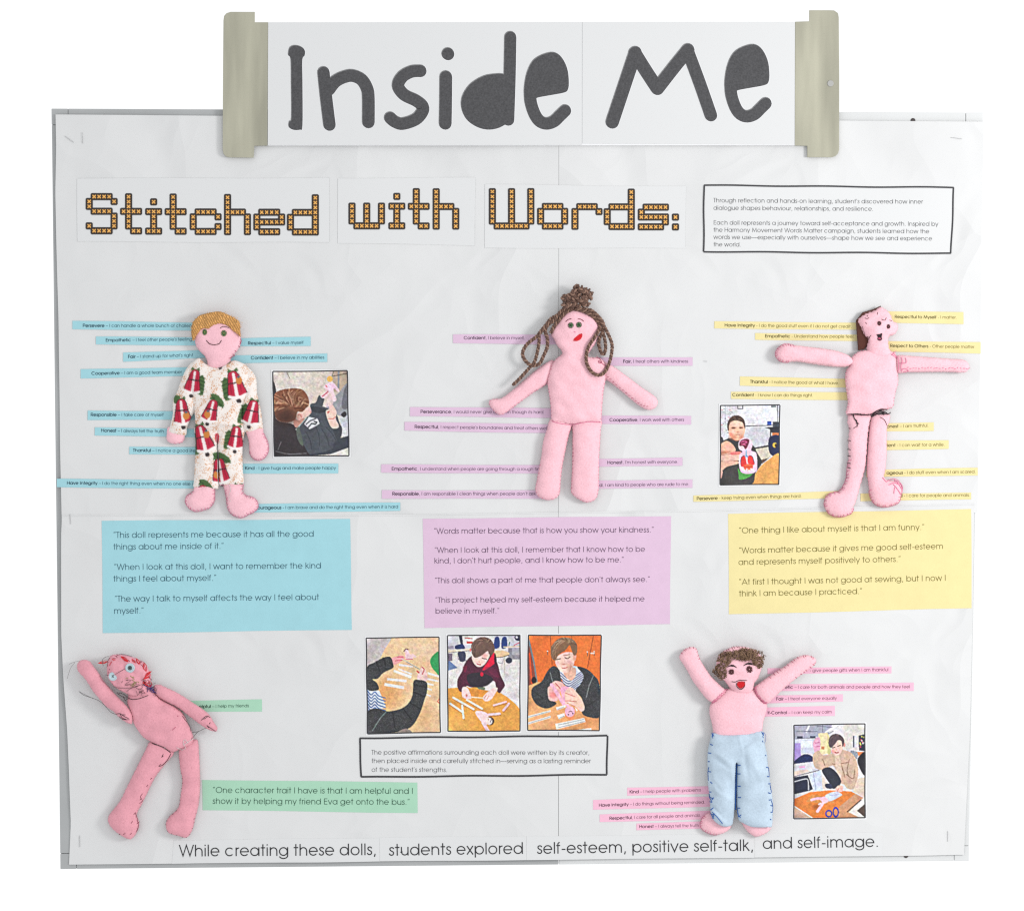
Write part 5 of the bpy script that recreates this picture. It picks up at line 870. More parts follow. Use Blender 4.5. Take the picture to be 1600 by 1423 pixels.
TO = soft(D1, 'shirt', 'pyjama', z5([(285, 368), (310, 385), (345, 412), (395, 428), (440, 420), (480, 395), (510, 383), (550, 392), (596, 425), (606, 520), (590, 600), (566, 660), (560, 720), (568, 790), (560, 826), (470, 831), (380, 829), (300, 822), (270, 802), (262, 720), (252, 650), (235, 560), (222, 470), (240, 405)]), thick=.55, lift=5.0, wr=1.0, seed=15, rough=.25, extra=folds(fold(312, 600, .9, 3.2, 20, -2.6), fold(306, 590, .9, 3.2, 20, 2.1), fold(370, 640, 2.0, 3.5, 18, -2.4), fold(345, 662, 0.1, 2.8, 30, 2.2), fold(340, 670, -.1, 2.4, 26, -2.0)), **PA)
thread_part([L1, R1], 'leg_seam', 'whitethread', [z5([(405, 850), (402, 900), (408, 960), (408, 1040), (406, 1100), (414, 1180)])], .4, .0)
thread_part(R1, 'cuff_thread', 'pinkthread', [z5([(418, 1170), (480, 1172), (560, 1165)])], .35, .0)
thread_part(RF, 'loose_thread', 'whitethread', [z8([(950, 840), (985, 920), (970, 990), (960, 1040), (985, 1100)])], .3, .6)
thread_part(hd, 'mouth', 'brownthread', [zh([(430, 685), (465, 725), (505, 760), (590, 778), (690, 757), (722, 715), (742, 685)])], .6, .3)
thread_part(hd, 'eyebrow', 'brownthread', [zh([(712, 448), (735, 425), (770, 412), (830, 418), (890, 440)])], .5, .4)
for c in ((400, 522, 3.5, 4.6), (787, 545, 4.3, 4.6)):
    q = zh([c[:2]])[0]; satin_eye(hd, q[0], q[1], c[2], c[3], 'greenthread', 'olive', n=18, r=.5)
b = B(); 
for q in ([(1105, 640), (1118, 700), (1100, 760)], [(1098, 700), (1110, 760)], [(1078, 790), (1085, 825)], [(1000, 885), (1025, 915)], [(955, 960), (985, 985), (940, 1010)], [(940, 1010), (905, 1045)], [(895, 1050), (880, 1040)]): surf_line(b, hd, zh(q), .55, .6)
b.build('seam_stitches', 'darkpink', D1, parent=hd.o, smooth=True, kind='stuff')
hair_root = soft(D1, 'hair', 'weave', zh([(165, 700), (128, 560), (126, 420), (165, 310), (290, 185), (450, 138), (680, 103), (880, 175), (1010, 245), (1090, 310), (1112, 440), (1114, 620), (1090, 600), (1040, 550), (1000, 520), (930, 470), (870, 415), (790, 365), (700, 352), (600, 380), (480, 460), (400, 445), (320, 475), (260, 550), (200, 640)]), thick=1.25, lift=11.0, step=1.4, wr=1.0, wl=13, puck=(5, .0), sat=7, rough=.45, seed=21, back=.6)
f1 = soft(D1, 'hair_fringe', 'weave', zh([(200, 600), (240, 470), (330, 330), (430, 285), (520, 330), (560, 335), (640, 290), (720, 240), (830, 205), (900, 250), (950, 330), (1040, 350), (1095, 420), (1110, 590), (1040, 545), (960, 495), (880, 420), (790, 370), (700, 355), (600, 385), (480, 465), (400, 448), (320, 480), (250, 560)]), thick=1.2, lift=14.5, step=1.4, wr=1.0, wl=10, puck=(5, 0), sat=4, rough=.5, seed=22, parent=hair_root.o, back=.6)
b = B(); rs = np.random.RandomState(3)
for k in range(46):
    j = rs.randint(len(hair_root.bd)); p = hair_root.bd[j]; ni = hair_root.nin[j]; l = rs.uniform(1.2, 3.2); tg = np.array([ni[1], -ni[0]])*rs.uniform(-1, 1); b.tube([(p[0]+ni[0], p[1]+ni[1], hair_root.mid+1), (p[0]-ni[0]*l*.5+tg[0]*.5, p[1]-ni[1]*l*.5+tg[1]*.5, hair_root.mid+1.5), (p[0]-ni[0]*l+tg[0]*1.5, p[1]-ni[1]*l+tg[1]*1.5, hair_root.mid+1)], .28, 4, True)
b.tube([(*zh([(1085, 320)])[0], hair_root.mid+3), (*zh([(1165, 330)])[0], hair_root.mid+2)], .25, 4); b.build('frayed_threads', 'straw', D1, parent=hair_root.o, smooth=True, kind='stuff')

# ================================================================== doll 2: cord hair
D2 = thing('felt_doll', 'pink felt doll with brown twisted cord hair in a topknot and red lips', 'doll', 890, 790, GD, depth=16)
z7 = lambda pts: from_px(pts, 750, 430, 3.847); zc = lambda pts: from_px(pts, 810, 440, 8.894)
la = soft(D2, 'arm', 'pinkfelt', z7([(438, 512), (445, 540), (428, 600), (404, 655), (388, 668), (320, 710), (250, 760), (170, 820), (125, 842), (82, 815), (53, 768), (75, 746), (130, 740), (200, 690), (280, 620), (350, 562), (405, 525)]), thick=.85, lift=1, seed=31, puck=(6, .4))
ra = soft(D2, 'arm', 'pinkfelt', z7([(705, 505), (770, 533), (830, 570), (900, 622), (980, 682), (1050, 730), (1068, 765), (1052, 800), (1010, 812), (960, 790), (900, 742), (840, 692), (780, 645), (740, 620), (725, 570)]), thick=.85, lift=1, seed=32, puck=(6, .4))
ll = soft(D2, 'leg', 'pinkfelt', z7([(432, 860), (402, 930), (380, 1000), (370, 1080), (355, 1160), (340, 1240), (333, 1290), (350, 1330), (400, 1351), (450, 1345), (480, 1310), (486, 1240), (496, 1150), (516, 1050), (536, 960), (556, 895), (540, 870)]), thick=.78, seed=33, puck=(6, .5))
rl = soft(D2, 'leg', 'pinkfelt', z7([(558, 880), (556, 960), (555, 1060), (553, 1160), (548, 1260), (550, 1310), (590, 1345), (640, 1366), (690, 1350), (712, 1300), (715, 1200), (716, 1100), (722, 1000), (726, 930), (728, 870), (640, 860)]), thick=.78, seed=34, puck=(6, .5))
bd2 = soft(D2, 'body', 'pinkfelt', z7([(428, 350), (480, 272), (530, 222), (600, 214), (662, 240), (708, 300), (712, 340), (700, 400), (668, 450), (648, 480), (655, 495), (715, 500), (750, 535), (755, 620), (742, 700), (735, 780), (729, 860), (720, 886), (640, 888), (550, 898), (470, 888), (432, 876), (425, 790), (412, 700), (405, 640), (420, 575), (440, 525), (470, 495), (492, 478), (488, 455), (465, 430), (448, 395)]), thick=.52, lift=3, seed=35, wr=.9, puck=(6.5, .35))
for s_, a, e in ((la, .05, .62), (ll, .05, .75), (bd2, .2, .9)): stitches(s_, 'pinkthread', a, e, 6, 1.8, .32, seed=4)
stitches(rl, 'pinkthread', .1, .9, 6, 1.6, .3, seed=5)
b = B(); rs = np.random.RandomState(8)
path = crom(z7([(748, 610), (790, 645), (850, 695), (905, 742), (960, 785), (1010, 800)]), False, 6)
for i in range(0, len(path)-1, 2): q, w = np.array(path[i]), np.array(path[i+1]); nn = np.array([w[1]-q[1], q[0]-w[0]]); nn = nn/np.linalg.norm(nn); surf_line(b, ra, [tuple(q+nn*1.0), tuple(w+nn*rs.uniform(1.5, 3.4))], .42, .3)
b.build('seam_stitches', 'darkpink', D2, parent=ra.o, smooth=True, kind='stuff')
thread_part([bd2, ra], 'knot_thread', 'darkpink', [z7([(700, 490), (708, 500), (722, 512), (730, 528), (715, 532), (712, 518), (728, 530), (760, 555)])], .5, .6)
thread_part([bd2, ll, rl], 'waist_seam', 'pinkthread', [z7([(432, 880), (480, 893), (555, 900), (640, 884), (722, 884)])], .55, .2)
for cx, cy in ((725, 622), (838, 615)):
    q = zc([(cx, cy)])[0]; satin_eye(bd2, q[0], q[1], 4.3, 4.3, 'greenthread', 'black', n=18, r=.45)
thread_part(bd2, 'eyebrow', 'wine', [zc([(655, 575), (690, 542), (737, 532)])], .55, .4); thread_part(bd2, 'eyebrow', 'wine', [zc([(822, 533), (870, 540), (908, 570)])], .55, .4)
thread_part(bd2, 'nose', 'pinkthread', [zc([(770, 705), (780, 716), (792, 710)])], .45, .4); satin_fill(bd2, zc([(755, 832), (790, 790), (850, 742), (884, 738), (882, 782), (850, 822), (800, 842)]), 'red', 'lips', -.7)
zb = lambda x, y, d=0: float(max(bd2.z(x, y), bd2.mid))+2.6+d
def c3(pts, lift=0, drop=None):
    out = []
    for i, (x, y) in enumerate(zc(pts)):
        d = zb(x, y, lift) if inpoly(bd2.bd, np.array([x]), np.array([y]))[0] else bd2.mid+3+lift
        if drop is not None: d = min(d, bd2.mid+3+lift) if i in drop else d
        out.append((x, y, d))
    return out
hr = cord(D2, 'hair', c3([(775, 392), (650, 402), (560, 472), (450, 532), (380, 622), (270, 762), (130, 872), (62, 990), (85, 1090), (180, 1172), (290, 1150), (350, 1040), (400, 920), (402, 800), (372, 690), (430, 590), (560, 500)], 1), 2.6, 9)
for i, q in enumerate(([(285, 740), (288, 850), (262, 1000), (222, 1130), (165, 1195), (80, 1290), (0, 1375), (-80, 1448)], [(745, 400), (640, 455), (565, 545), (500, 625), (450, 725)], [(770, 372), (700, 352), (630, 392), (555, 465), (490, 560), (400, 610), (330, 680), (285, 740)],
    [(775, 392), (870, 412), (980, 462), (1080, 542), (1130, 642), (1060, 780), (980, 900), (942, 1020), (942, 1140), (1000, 1252), (1090, 1308), (1180, 1280), (1250, 1160), (1288, 1020), (1296, 880), (1242, 740), (1180, 622), (1090, 500), (975, 420), (880, 380)],
    [(1000, 442), (1100, 492), (1172, 582), (1180, 682), (1130, 782), (1112, 880), (1142, 980), (1180, 1022), (1208, 940), (1200, 832), (1178, 742), (1140, 642)], [(800, 380), (900, 400), (1000, 410), (1080, 470), (1150, 560), (1190, 660)])):
    cord(D2, 'cord_strand', c3(q, [0, 2.5, 3.5, 2, 0, 3.5][i]), 2.5, 9, parent=hr)
rs = np.random.RandomState(12)
for i, (cx, cy, r_) in enumerate(((652, 245, 38), (735, 225, 42), (818, 108, 36), (895, 125, 38), (978, 168, 38), (968, 240, 36), (850, 240, 46), (935, 312, 40), (830, 320, 42), (735, 312, 42), (650, 335, 34), (780, 175, 36), (870, 190, 40), (700, 270, 34), (790, 275, 40), (900, 270, 36))):
    a0 = rs.uniform(0, 6.28); t = np.linspace(0, 5.4, 8); tilt = rs.uniform(-.8, .8); q = zc([(cx, cy)])[0]; rr = r_/8.894
    pts = [(q[0]+rr*math.cos(a0+k), q[1]+rr*.85*math.sin(a0+k), bd2.mid+7+(i % 4)*1.4+rr*tilt*math.cos(k)) for k in t]
    cord(D2, 'topknot_loop', pts, 3.0, 9, parent=hr)

# ================================================================== doll 3: outstretched arms
D3 = thing('felt_doll', 'pink felt doll with arms stretched sideways, brown felt hair and black waist stitches', 'doll', 1355, 800, GD, depth=16)
zt = lambda pts: from_px(pts, 1200, 470, 5.0); zl = lambda pts: from_px(pts, 1270, 640, 8.371)
hb = soft(D3, 'hair', 'brownfelt', zt([(882, 43), (820, 72), (740, 95), (688, 158), (693, 240), (698, 300), (704, 392), (752, 385), (800, 330), (870, 240), (900, 120)]), thick=.25, lift=-2, puck=(6, 0), seed=41, mid=15, sm=False)
h3 = soft(D3, 'head', 'pinkfelt', zt([(880, 52), (930, 80), (962, 118), (975, 158), (1008, 182), (1018, 222), (990, 268), (945, 288), (942, 330), (950, 380), (980, 430), (900, 470), (800, 440), (770, 380), (782, 310), (752, 275), (735, 245), (722, 210), (702, 165), (722, 132), (762, 106), (822, 84), (850, 70)]), thick=.72, lift=4, seed=42, puck=(6.5, .9), wr=1.0, wl=15)
a3 = soft(D3, 'arm', 'pinkfelt', zt([(672, 488), (640, 440), (560, 402), (450, 380), (330, 365), (200, 350), (130, 343), (82, 372), (57, 420), (80, 465), (130, 485), (220, 480), (330, 495), (450, 512), (560, 522), (615, 518)]), thick=.95, lift=6, seed=43, puck=(6, .35))
b3 = soft(D3, 'arm', 'pinkfelt', zt([(1008, 432), (1100, 434), (1250, 444), (1400, 456), (1520, 464), (1564, 500), (1560, 545), (1520, 566), (1400, 561), (1250, 561), (1100, 563), (1012, 567), (1000, 500)]), thick=.9, lift=6, seed=44, puck=(5, .4))
l3 = soft(D3, 'leg', 'pinkfelt', zl([(485, 60), (620, 60), (765, 75), (750, 180), (732, 300), (722, 420), (715, 520), (705, 640), (690, 760), (655, 900), (625, 1000), (600, 1100), (572, 1200), (540, 1270), (520, 1345), (440, 1390), (330, 1402), (230, 1372), (170, 1300), (153, 1220), (178, 1140), (250, 1088), (345, 1070), (398, 1000), (440, 900), (452, 760), (470, 640), (468, 500), (470, 380), (478, 260), (455, 160)]), thick=.8, seed=45, puck=(9, .9))
r3 = soft(D3, 'leg', 'pinkfelt', zl([(760, 140), (785, 80), (860, 60), (960, 60), (1012, 70), (1008, 150), (976, 230), (970, 330), (970, 500), (965, 650), (950, 800), (935, 880), (990, 925), (1090, 930), (1150, 980), (1172, 1060), (1150, 1130), (1135, 1200), (1080, 1242), (960, 1272), (840, 1252), (770, 1180), (742, 1080), (725, 950), (710, 830), (708, 700), (718, 560), (728, 400), (740, 260)]), thick=.8, lift=.6, seed=46, puck=(6, .4))
t3 = soft(D3, 'torso', 'pinkfelt', zt([(652, 450), (700, 405), (770, 388), (840, 400), (900, 395), (955, 395), (1000, 420), (1012, 480), (1015, 560), (1018, 640), (1002, 700), (988, 760), (975, 832), (900, 862), (800, 892), (700, 894), (612, 890), (624, 800), (612, 700), (604, 620), (610, 550), (640, 505)]), thick=.55, lift=4.5, seed=47, puck=(5.5, .5), wr=.9)
stitches(a3, 'pinkthread', .38, .62, 4.5, 3, .45, link=True, seed=6); stitches(t3, 'pinkthread', 0, 1, 6.5, 1.6, .35, seed=7); stitches(l3, 'pinkthread', .45, .82, 5.2, 3.0, .5, link=True, seed=8); stitches(r3, 'pinkthread', .42, .70, 5, 3.0, .5, link=True, seed=9)
b = B(); rs = np.random.RandomState(5)
for k in range(22):
    x = 1415+k*4.6; y = 576.5+rs.uniform(-1, .8); surf_line(b, b3, [(x, y), (x+rs.uniform(2, 4), y+rs.uniform(-1.8, 1.6))], .5, .4)
for q in ([(1010, 440), (1015, 500), (1012, 560)], [(1035, 445), (1040, 480), (1030, 520), (1040, 560)], [(1065, 450), (1068, 490), (1015, 492)], [(1030, 548), (1060, 535), (1090, 552), (1050, 560)], [(955, 420), (985, 440), (1005, 450)], [(960, 430), (1000, 395)], [(970, 412), (1000, 440), (990, 455)]): surf_line(b, [b3, t3], zt(q), .55, .5)
b.build('seam_stitches', 'pinkthread', D3, parent=b3.o, smooth=True, kind='stuff')
b = B()
for q in ([(905, 885), (940, 930), (960, 945)], [(960, 940), (1040, 905), (1100, 915), (1140, 945)], [(1040, 970), (1100, 1040), (1150, 1110)], [(1140, 950), (1175, 1010), (1165, 1090)], [(980, 985), (1060, 955), (1130, 985)], [(1050, 900), (1110, 960), (1170, 1060)], [(1060, 1010), (1050, 1100)]): surf_line(b, r3, zl(q), .6, .7)
b.build('gathered_threads', 'pinkthread', D3, parent=r3.o, smooth=True)
thread_part([t3, l3, r3], 'waist_thread', 'black', [zt([(618, 890), (700, 888), (745, 893), (800, 890), (830, 872), (860, 858), (925, 850)]), zt([(815, 900), (840, 870), (880, 850), (930, 855)]), zt([(812, 908), (870, 880), (940, 885), (958, 872)]), zt([(835, 895), (870, 862), (910, 882), (860, 890)]), zt([(850, 872), (900, 868), (930, 880)]), zt([(880, 855), (905, 895)]), zt([(685, 885), (725, 893)]), zt([(665, 884), (672, 920), (690, 940)])], .8, .7)
b = B()
for q, w in (([(520, 60), (545, 130), (575, 180), (572, 232)], .7), ([(555, 150), (600, 195)], .5), ([(575, 215), (520, 255)], .4), ([(870, 100), (930, 140), (968, 215)], .42), ([(575, 140), (560, 190)], .5)): surf_line(b, [l3, r3, t3], zl(q), w, .6)
for y in (250, 408, 524, 608, 703, 765): surf_line(b, l3, zl([(452 if y > 300 else 472, y-6), (494 if y != 250 else 490, y+4)]), .6, .5)
b.build('leg_stitches', 'black', D3, parent=l3.o, smooth=True)
for cx, cy in ((863, 184), (935, 208)):
    q = zt([(cx, cy)])[0]; satin_eye(h3, q[0], q[1], 3.3, 3.7, 'brownthread', None, n=15, r=.62)
b = B()
for q in ([(878, 152), (905, 160), (918, 138)], [(943, 157), (966, 165)]): surf_line(b, h3, zt(q), .45, .4)
b.build('eyebrow', 'brownthread', D3, parent=h3.o, smooth=True)
satin_fill(h3, zt([(840, 270), (862, 268), (885, 262), (882, 290), (885, 308), (865, 320), (848, 308), (850, 290)]), 'black', 'mouth', .4); satin_fill(h3, zt([(850, 300), (865, 294), (876, 303), (864, 312)]), 'darkpink', 'tongue', 0, lift=1.0)
b = B()
for q in ([(852, 95), (848, 118)], [(752, 140), (770, 148), (785, 138)], [(755, 175), (768, 190)], [(745, 240), (755, 272)], [(770, 285), (785, 292), (802, 274)], [(790, 290), (775, 325)], [(770, 120), (775, 130)], [(735, 205), (742, 240)]): surf_line(b, h3, zt(q), .4, .4)
b.build('head_stitches', 'brownthread', D3, parent=h3.o, smooth=True, kind='stuff')

# ================================================================== doll 4: button eyes
D4 = thing('felt_doll', 'leaning rose felt doll with button eyes, red thread hair and one raised arm', 'doll', 225, 1300, GD, depth=16)
zu = lambda pts: from_px(pts, 110, 1000, 6.667); zw = lambda pts: from_px(pts, 80, 990, 3.744)
l4 = soft(D4, 'leg', 'rosefelt', zw([(578, 630), (640, 625), (695, 660), (716, 700), (682, 745), (640, 795), (602, 850), (562, 930), (528, 1000), (500, 1055), (514, 1110), (500, 1160), (462, 1202), (400, 1175), (350, 1132), (330, 1090), (345, 1050), (400, 980), (440, 900), (480, 820), (520, 740), (550, 680)]), thick=.82, seed=51, puck=(8, .3))
r4 = soft(D4, 'leg', 'rosefelt', zw([(745, 680), (790, 640), (850, 620), (862, 700), (867, 800), (869, 900), (860, 1000), (840, 1080), (822, 1150), (790, 1192), (740, 1182), (682, 1162), (668, 1110), (690, 1068), (740, 1018), (755, 940), (764, 860), (751, 780)]), thick=.82, seed=52, puck=(8, .3))
t4 = soft(D4, 'torso', 'rosefelt', zu([(600, 600), (615, 520), (700, 480), (800, 480), (870, 530), (930, 600), (1010, 650), (1100, 700), (1170, 760), (1220, 860), (1262, 950), (1283, 1030), (1250, 1092), (1150, 1132), (1060, 1166), (950, 1112), (850, 1062), (760, 1010), (700, 932), (662, 870), (645, 800), (620, 720), (595, 660)]), thick=.58, lift=3.5, seed=53, wr=1.0, puck=(7, .2))
a4 = soft(D4, 'arm', 'rosefelt', zu([(95, 225), (145, 205), (210, 222), (252, 278), (302, 340), (352, 420), (420, 500), (482, 570), (562, 650), (622, 720), (652, 775), (655, 830), (640, 872), (580, 850), (500, 790), (450, 740), (378, 690), (308, 610), (248, 540), (198, 460), (148, 390), (93, 332), (76, 272)]), thick=.9, lift=9, seed=54, puck=(8, .3))
b4 = soft(D4, 'arm', 'rosefelt', zu([(870, 480), (925, 462), (1010, 498), (1100, 540), (1200, 600), (1290, 660), (1382, 720), (1450, 780), (1492, 850), (1532, 912), (1515, 952), (1440, 932), (1370, 890), (1290, 832), (1200, 762), (1120, 702), (1020, 652), (930, 602), (878, 545)]), thick=.85, lift=8, seed=55, puck=(8, .3))
h4 = soft(D4, 'head', 'rosefelt', zu([(388, 300), (398, 228), (422, 168), (470, 148), (560, 150), (642, 170), (722, 200), (785, 240), (825, 310), (848, 370), (842, 430), (805, 475), (800, 560), (700, 590), (620, 570), (540, 530), (490, 500), (438, 450), (398, 380)]), thick=.7, lift=10, seed=56, wr=1.0, wl=18, puck=(6, .5))
b = B(); rs = np.random.RandomState(6)
for (x0, y0), (x1, y1), k in (((300, 238), (400, 222), 5), ((455, 185), (485, 195), 2), ((545, 168), (622, 215), 5), ((660, 195), (690, 228), 3), ((695, 190), (738, 245), 4), ((775, 240), (805, 320), 4), ((848, 325), (798, 372), 4), ((840, 350), (790, 385), 3), ((832, 388), (775, 408), 4), ((775, 425), (850, 480), 5), ((830, 430), (855, 480), 3), ((440, 225), (430, 262), 2), ((770, 440), (800, 425), 2)):
    for j in range(k):
        q = np.array([rs.uniform(-7, 7), rs.uniform(-9, 9)]); m_ = ((x0+x1)/2+rs.uniform(-14, 14)+q[0], (y0+y1)/2+rs.uniform(-14, 14)+q[1]); surf_line(b, h4, zu([(x0+q[0], y0+q[1]), m_, (x1-q[0], y1+q[1])]), .4, .7)
b.build('thread_hair', 'red', D4, parent=h4.o, smooth=True)
b = B(); rs = np.random.RandomState(16)
for k in range(46):
    j = rs.randint(len(h4.bd)); p = h4.bd[j]+h4.nin[j]*rs.uniform(.5, 6); a_ = rs.uniform(0, 6.28); l = rs.uniform(2, 5.5)
    if p[1] > 1062 and p[0] < 215: continue
    surf_line(b, h4, [tuple(p), (p[0]+l*.5*math.cos(a_)+rs.uniform(-1, 1), p[1]+l*.5*math.sin(a_)+rs.uniform(-1, 1)), (p[0]+l*math.cos(a_), p[1]+l*math.sin(a_))], .3, .4)
b.build('scalp_stitches', 'wine', D4, parent=h4.o, smooth=True, kind='stuff')
b = B()
for k in range(16):
    x, y = zu([(rs.uniform(600, 880), rs.uniform(400, 560))])[0]; q = [(x+rs.uniform(-6, 6), y+rs.uniform(-5, 5)) for _ in range(4)]; surf_line(b, [h4, t4], q, .22, rs.uniform(.5, 1.6))
b.build('tangled_thread', 'black', D4, parent=h4.o, smooth=True, kind='stuff')
for cx, cy, rr in ((640, 283, 7.4), (462, 372, 6.9)):
    q = zu([(cx, cy)])[0]; d = float(h4.z(*q))-.6; b = B(); b.disc(q[0], q[1], rr, d, d+2.0, 26, bev=.6); bo = b.build('button_eye', 'button', D4, parent=h4.o)
    b = B(); b.disc(q[0], q[1], rr*.50, d+2.02, d+2.12, 18); b.build('button_recess', 'hole' if rr > 7 else 'button', D4, parent=h4.o)
    b = B(); ring = [(q[0]+rr*.78*math.cos(t), q[1]+rr*.78*math.sin(t), d+2.0) for t in np.linspace(0, 6.283, 22)]; b.tube(ring, .45, 6); b.build('button_rim', 'button', D4, parent=h4.o, smooth=True)
    b = B(); 
    for s_ in (-1, 1): b.tube([(q[0]-1.8, q[1]-1.8*s_, d+2.2), (q[0], q[1], d+3.0), (q[0]+1.8, q[1]+1.8*s_, d+2.2)], .3, 5)
    b.build('button_thread', 'black', D4, parent=h4.o, smooth=True)
thread_part(h4, 'loose_thread', 'black', [zu([(375, 362), (420, 362), (470, 360)]), zu([(470, 360), (530, 325), (595, 288)]), zu([(420, 170), (380, 175), (345, 205), (350, 250), (352, 272)]), zu([(515, 150), (560, 146), (610, 158), (655, 170)]), zu([(550, 440), (566, 415)]), zu([(450, 480), (520, 492), (620, 492), (700, 478), (760, 455), (790, 462)]), zu([(600, 530), (650, 495), (740, 460)]), zu([(700, 480), (720, 500), (760, 495), (775, 465)])], .3, 1.6)
thread_part(h4, 'embroidery', 'olive', [zu([(640, 470), (680, 440), (720, 425), (735, 440)]), zu([(650, 480), (690, 460), (700, 430)]), zu([(640, 360), (670, 385), (688, 400)]), zu([(655, 375), (685, 380)]), zu([(595, 388), (625, 385)]), zu([(660, 400), (690, 430), (660, 470)])], .42, .5)
thread_part([h4, t4], 'embroidery', 'navythread', [zu([(770, 455), (820, 490), (860, 520), (905, 555)]), zu([(800, 480), (850, 470), (840, 520)]), zu([(840, 470), (845, 530), (880, 500)]), zu([(795, 500), (850, 505), (875, 480)]), zu([(850, 540), (900, 540)]), zu([(820, 500), (810, 540)]), zu([(860, 500), (885, 545)])], .55, .6)
thread_part([t4, h4], 'neck_thread', 'black', [zu([(598, 590), (640, 612), (710, 608), (770, 590), (822, 570)]), zu([(490, 545), (530, 550), (570, 565), (600, 600), (580, 625), (560, 580)]), zu([(500, 555), (560, 590), (590, 600)])], .5, .5)
thread_part([a4, t4], 'shoulder_thread', 'black', [zu([(490, 765), (530, 760), (580, 790), (620, 810)]), zu([(520, 790), (560, 820), (630, 822)]), zu([(530, 752), (550, 800), (600, 822)]), zu([(545, 770), (590, 770)])], .45, .4)
b = B()
d4 = lambda pts, dd: [(*p, dd) for p in crom(zu(pts), False, 4)]
b.tube(d4([(100, 530), (150, 570), (240, 600), (310, 630), (370, 680), (430, 745), (490, 770)], a4.mid+4), .32, 5); b.tube(d4([(100, 530), (160, 562), (250, 605)], a4.mid+5), .28, 5); b.tube(d4([(100, 218), (50, 228), (0, 250)], a4.mid+4), .22, 4); b.tube(d4([(60, 232), (20, 280), (0, 330), (-20, 400)], a4.mid+4), .2, 4)
b.build('dangling_thread', 'black', D4, parent=a4.o, smooth=True, kind='stuff')
b = B()
for q, dd, w in (([(1170, 785), (1200, 830), (1245, 900), (1258, 950)], None, .3), ([(1270, 958), (1330, 950), (1385, 925), (1430, 905)], 1, .34), ([(1220, 1070), (1270, 1020), (1330, 950)], 1, .34)):
    if dd is None: surf_line(b, t4, zu(q), w, .6)
    else: b.tube(d4(q, b4.mid+3), w, 5)
for q in ([(1368, 832), (1400, 800), (1430, 785), (1462, 805)], [(1390, 820), (1440, 790)], [(1425, 880), (1470, 915), (1515, 948)], [(1430, 890), (1450, 910)], [(1450, 870), (1465, 850)]): surf_line(b, b4, zu(q), .4, .4)
b.build('hand_thread', 'black', D4, parent=b4.o, smooth=True)
thread_part([t4, l4], 'hip_thread', 'black', [zu([(848, 1068), (900, 1085), (960, 1105), (1000, 1130), (1050, 1175)]), zu([(960, 1215), (975, 1180)]), zu([(855, 1072), (905, 1090)]), zu([(1050, 1180), (1010, 1250), (960, 1300), (925, 1308)])], .5, .6)
thread_part([t4, r4], 'hip_thread', 'whitethread', [zu([(1110, 1110), (1160, 1140), (1200, 1120), (1180, 1060), (1200, 1030), (1230, 1070)]), zu([(1180, 1090), (1240, 1050), (1290, 1020)]), zu([(1000, 1105), (930, 1170), (900, 1200)])], .4, .6, kind='stuff')
thread_part(t4, 'belly_thread', 'darkpink', [zu([(1070, 930), (1110, 895)]), zu([(1085, 715), (1095, 725)]), zu([(1120, 780), (1130, 795)])], .4, .3)
b = B(); rs = np.random.RandomState(2)
for x, y in ((655, 715), (640, 765), (588, 845), (566, 888), (527, 965), (527, 985), (492, 1050), (478, 1100), (508, 1105), (430, 1165), (400, 1172), (470, 1165), (505, 1150)): surf_line(b, l4, zw([(x-6, y+4), (x+rs.uniform(2, 10), y-rs.uniform(2, 12))]), .4, .4)
surf_line(b, l4, zw([(540, 930), (526, 950), (536, 975), (518, 990)]), .3, .6); surf_line(b, l4, zw([(495, 1040), (505, 1090), (512, 1120), (498, 1158)]), .4, .4)
b.build('leg_stitches', 'wine', D4, parent=l4.o, smooth=True, kind='stuff')
stitches(r4, 'wine', .42, .9, 8, 1.4, .3, seed=3, name='leg_stitches')

# ================================================================== doll 5: light blue trousers
D5 = thing('felt_doll', 'pink felt doll with curly brown hair, tongue out, in light blue trousers', 'doll', 1155, 1300, GD, depth=16)
zy = lambda pts: from_px(pts, 1050, 1000, 6.667); zp = lambda pts: from_px(pts, 1080, 1130, 7.487)
f5 = soft(D5, 'foot', 'pinkfelt', zp([(110, 1180), (130, 1110), (190, 1055), (260, 1050), (380, 1100), (480, 1150), (475, 1195), (450, 1240), (370, 1290), (260, 1302), (160, 1262), (118, 1222)]), thick=.75, lift=1, seed=61, puck=(5, .4)); stitches(f5, 'pinkthread', .75, 1.12, 4.5, 2.4, .4, link=True)
g5 = soft(D5, 'foot', 'pinkfelt', zp([(590, 1150), (640, 1100), (820, 1100), (935, 1140), (940, 1195), (920, 1250), (850, 1300), (760, 1326), (680, 1282), (620, 1212)]), thick=.75, lift=1, seed=62, puck=(5, .3))
t5 = soft(D5, 'torso', 'pinkfelt', zy([(398, 680), (430, 640), (520, 560), (590, 505), (640, 500), (700, 500), (770, 500), (840, 505), (875, 545), (925, 620), (985, 665), (985, 730), (965, 800), (945, 870), (938, 960), (930, 1060), (700, 1080), (520, 1080), (430, 1050), (428, 960), (418, 880), (393, 780), (390, 720)]), thick=.58, lift=3, seed=63, puck=(7, .15))
h5 = soft(D5, 'head', 'pinkfelt', zy([(580, 92), (650, 68), (760, 73), (860, 108), (928, 170), (938, 250), (922, 320), (892, 400), (855, 450), (842, 510), (800, 560), (680, 565), (620, 520), (572, 462), (540, 420), (500, 380), (462, 300), (470, 200), (520, 130)]), thick=.68, lift=7, seed=64, puck=(6, .4), wr=.8)
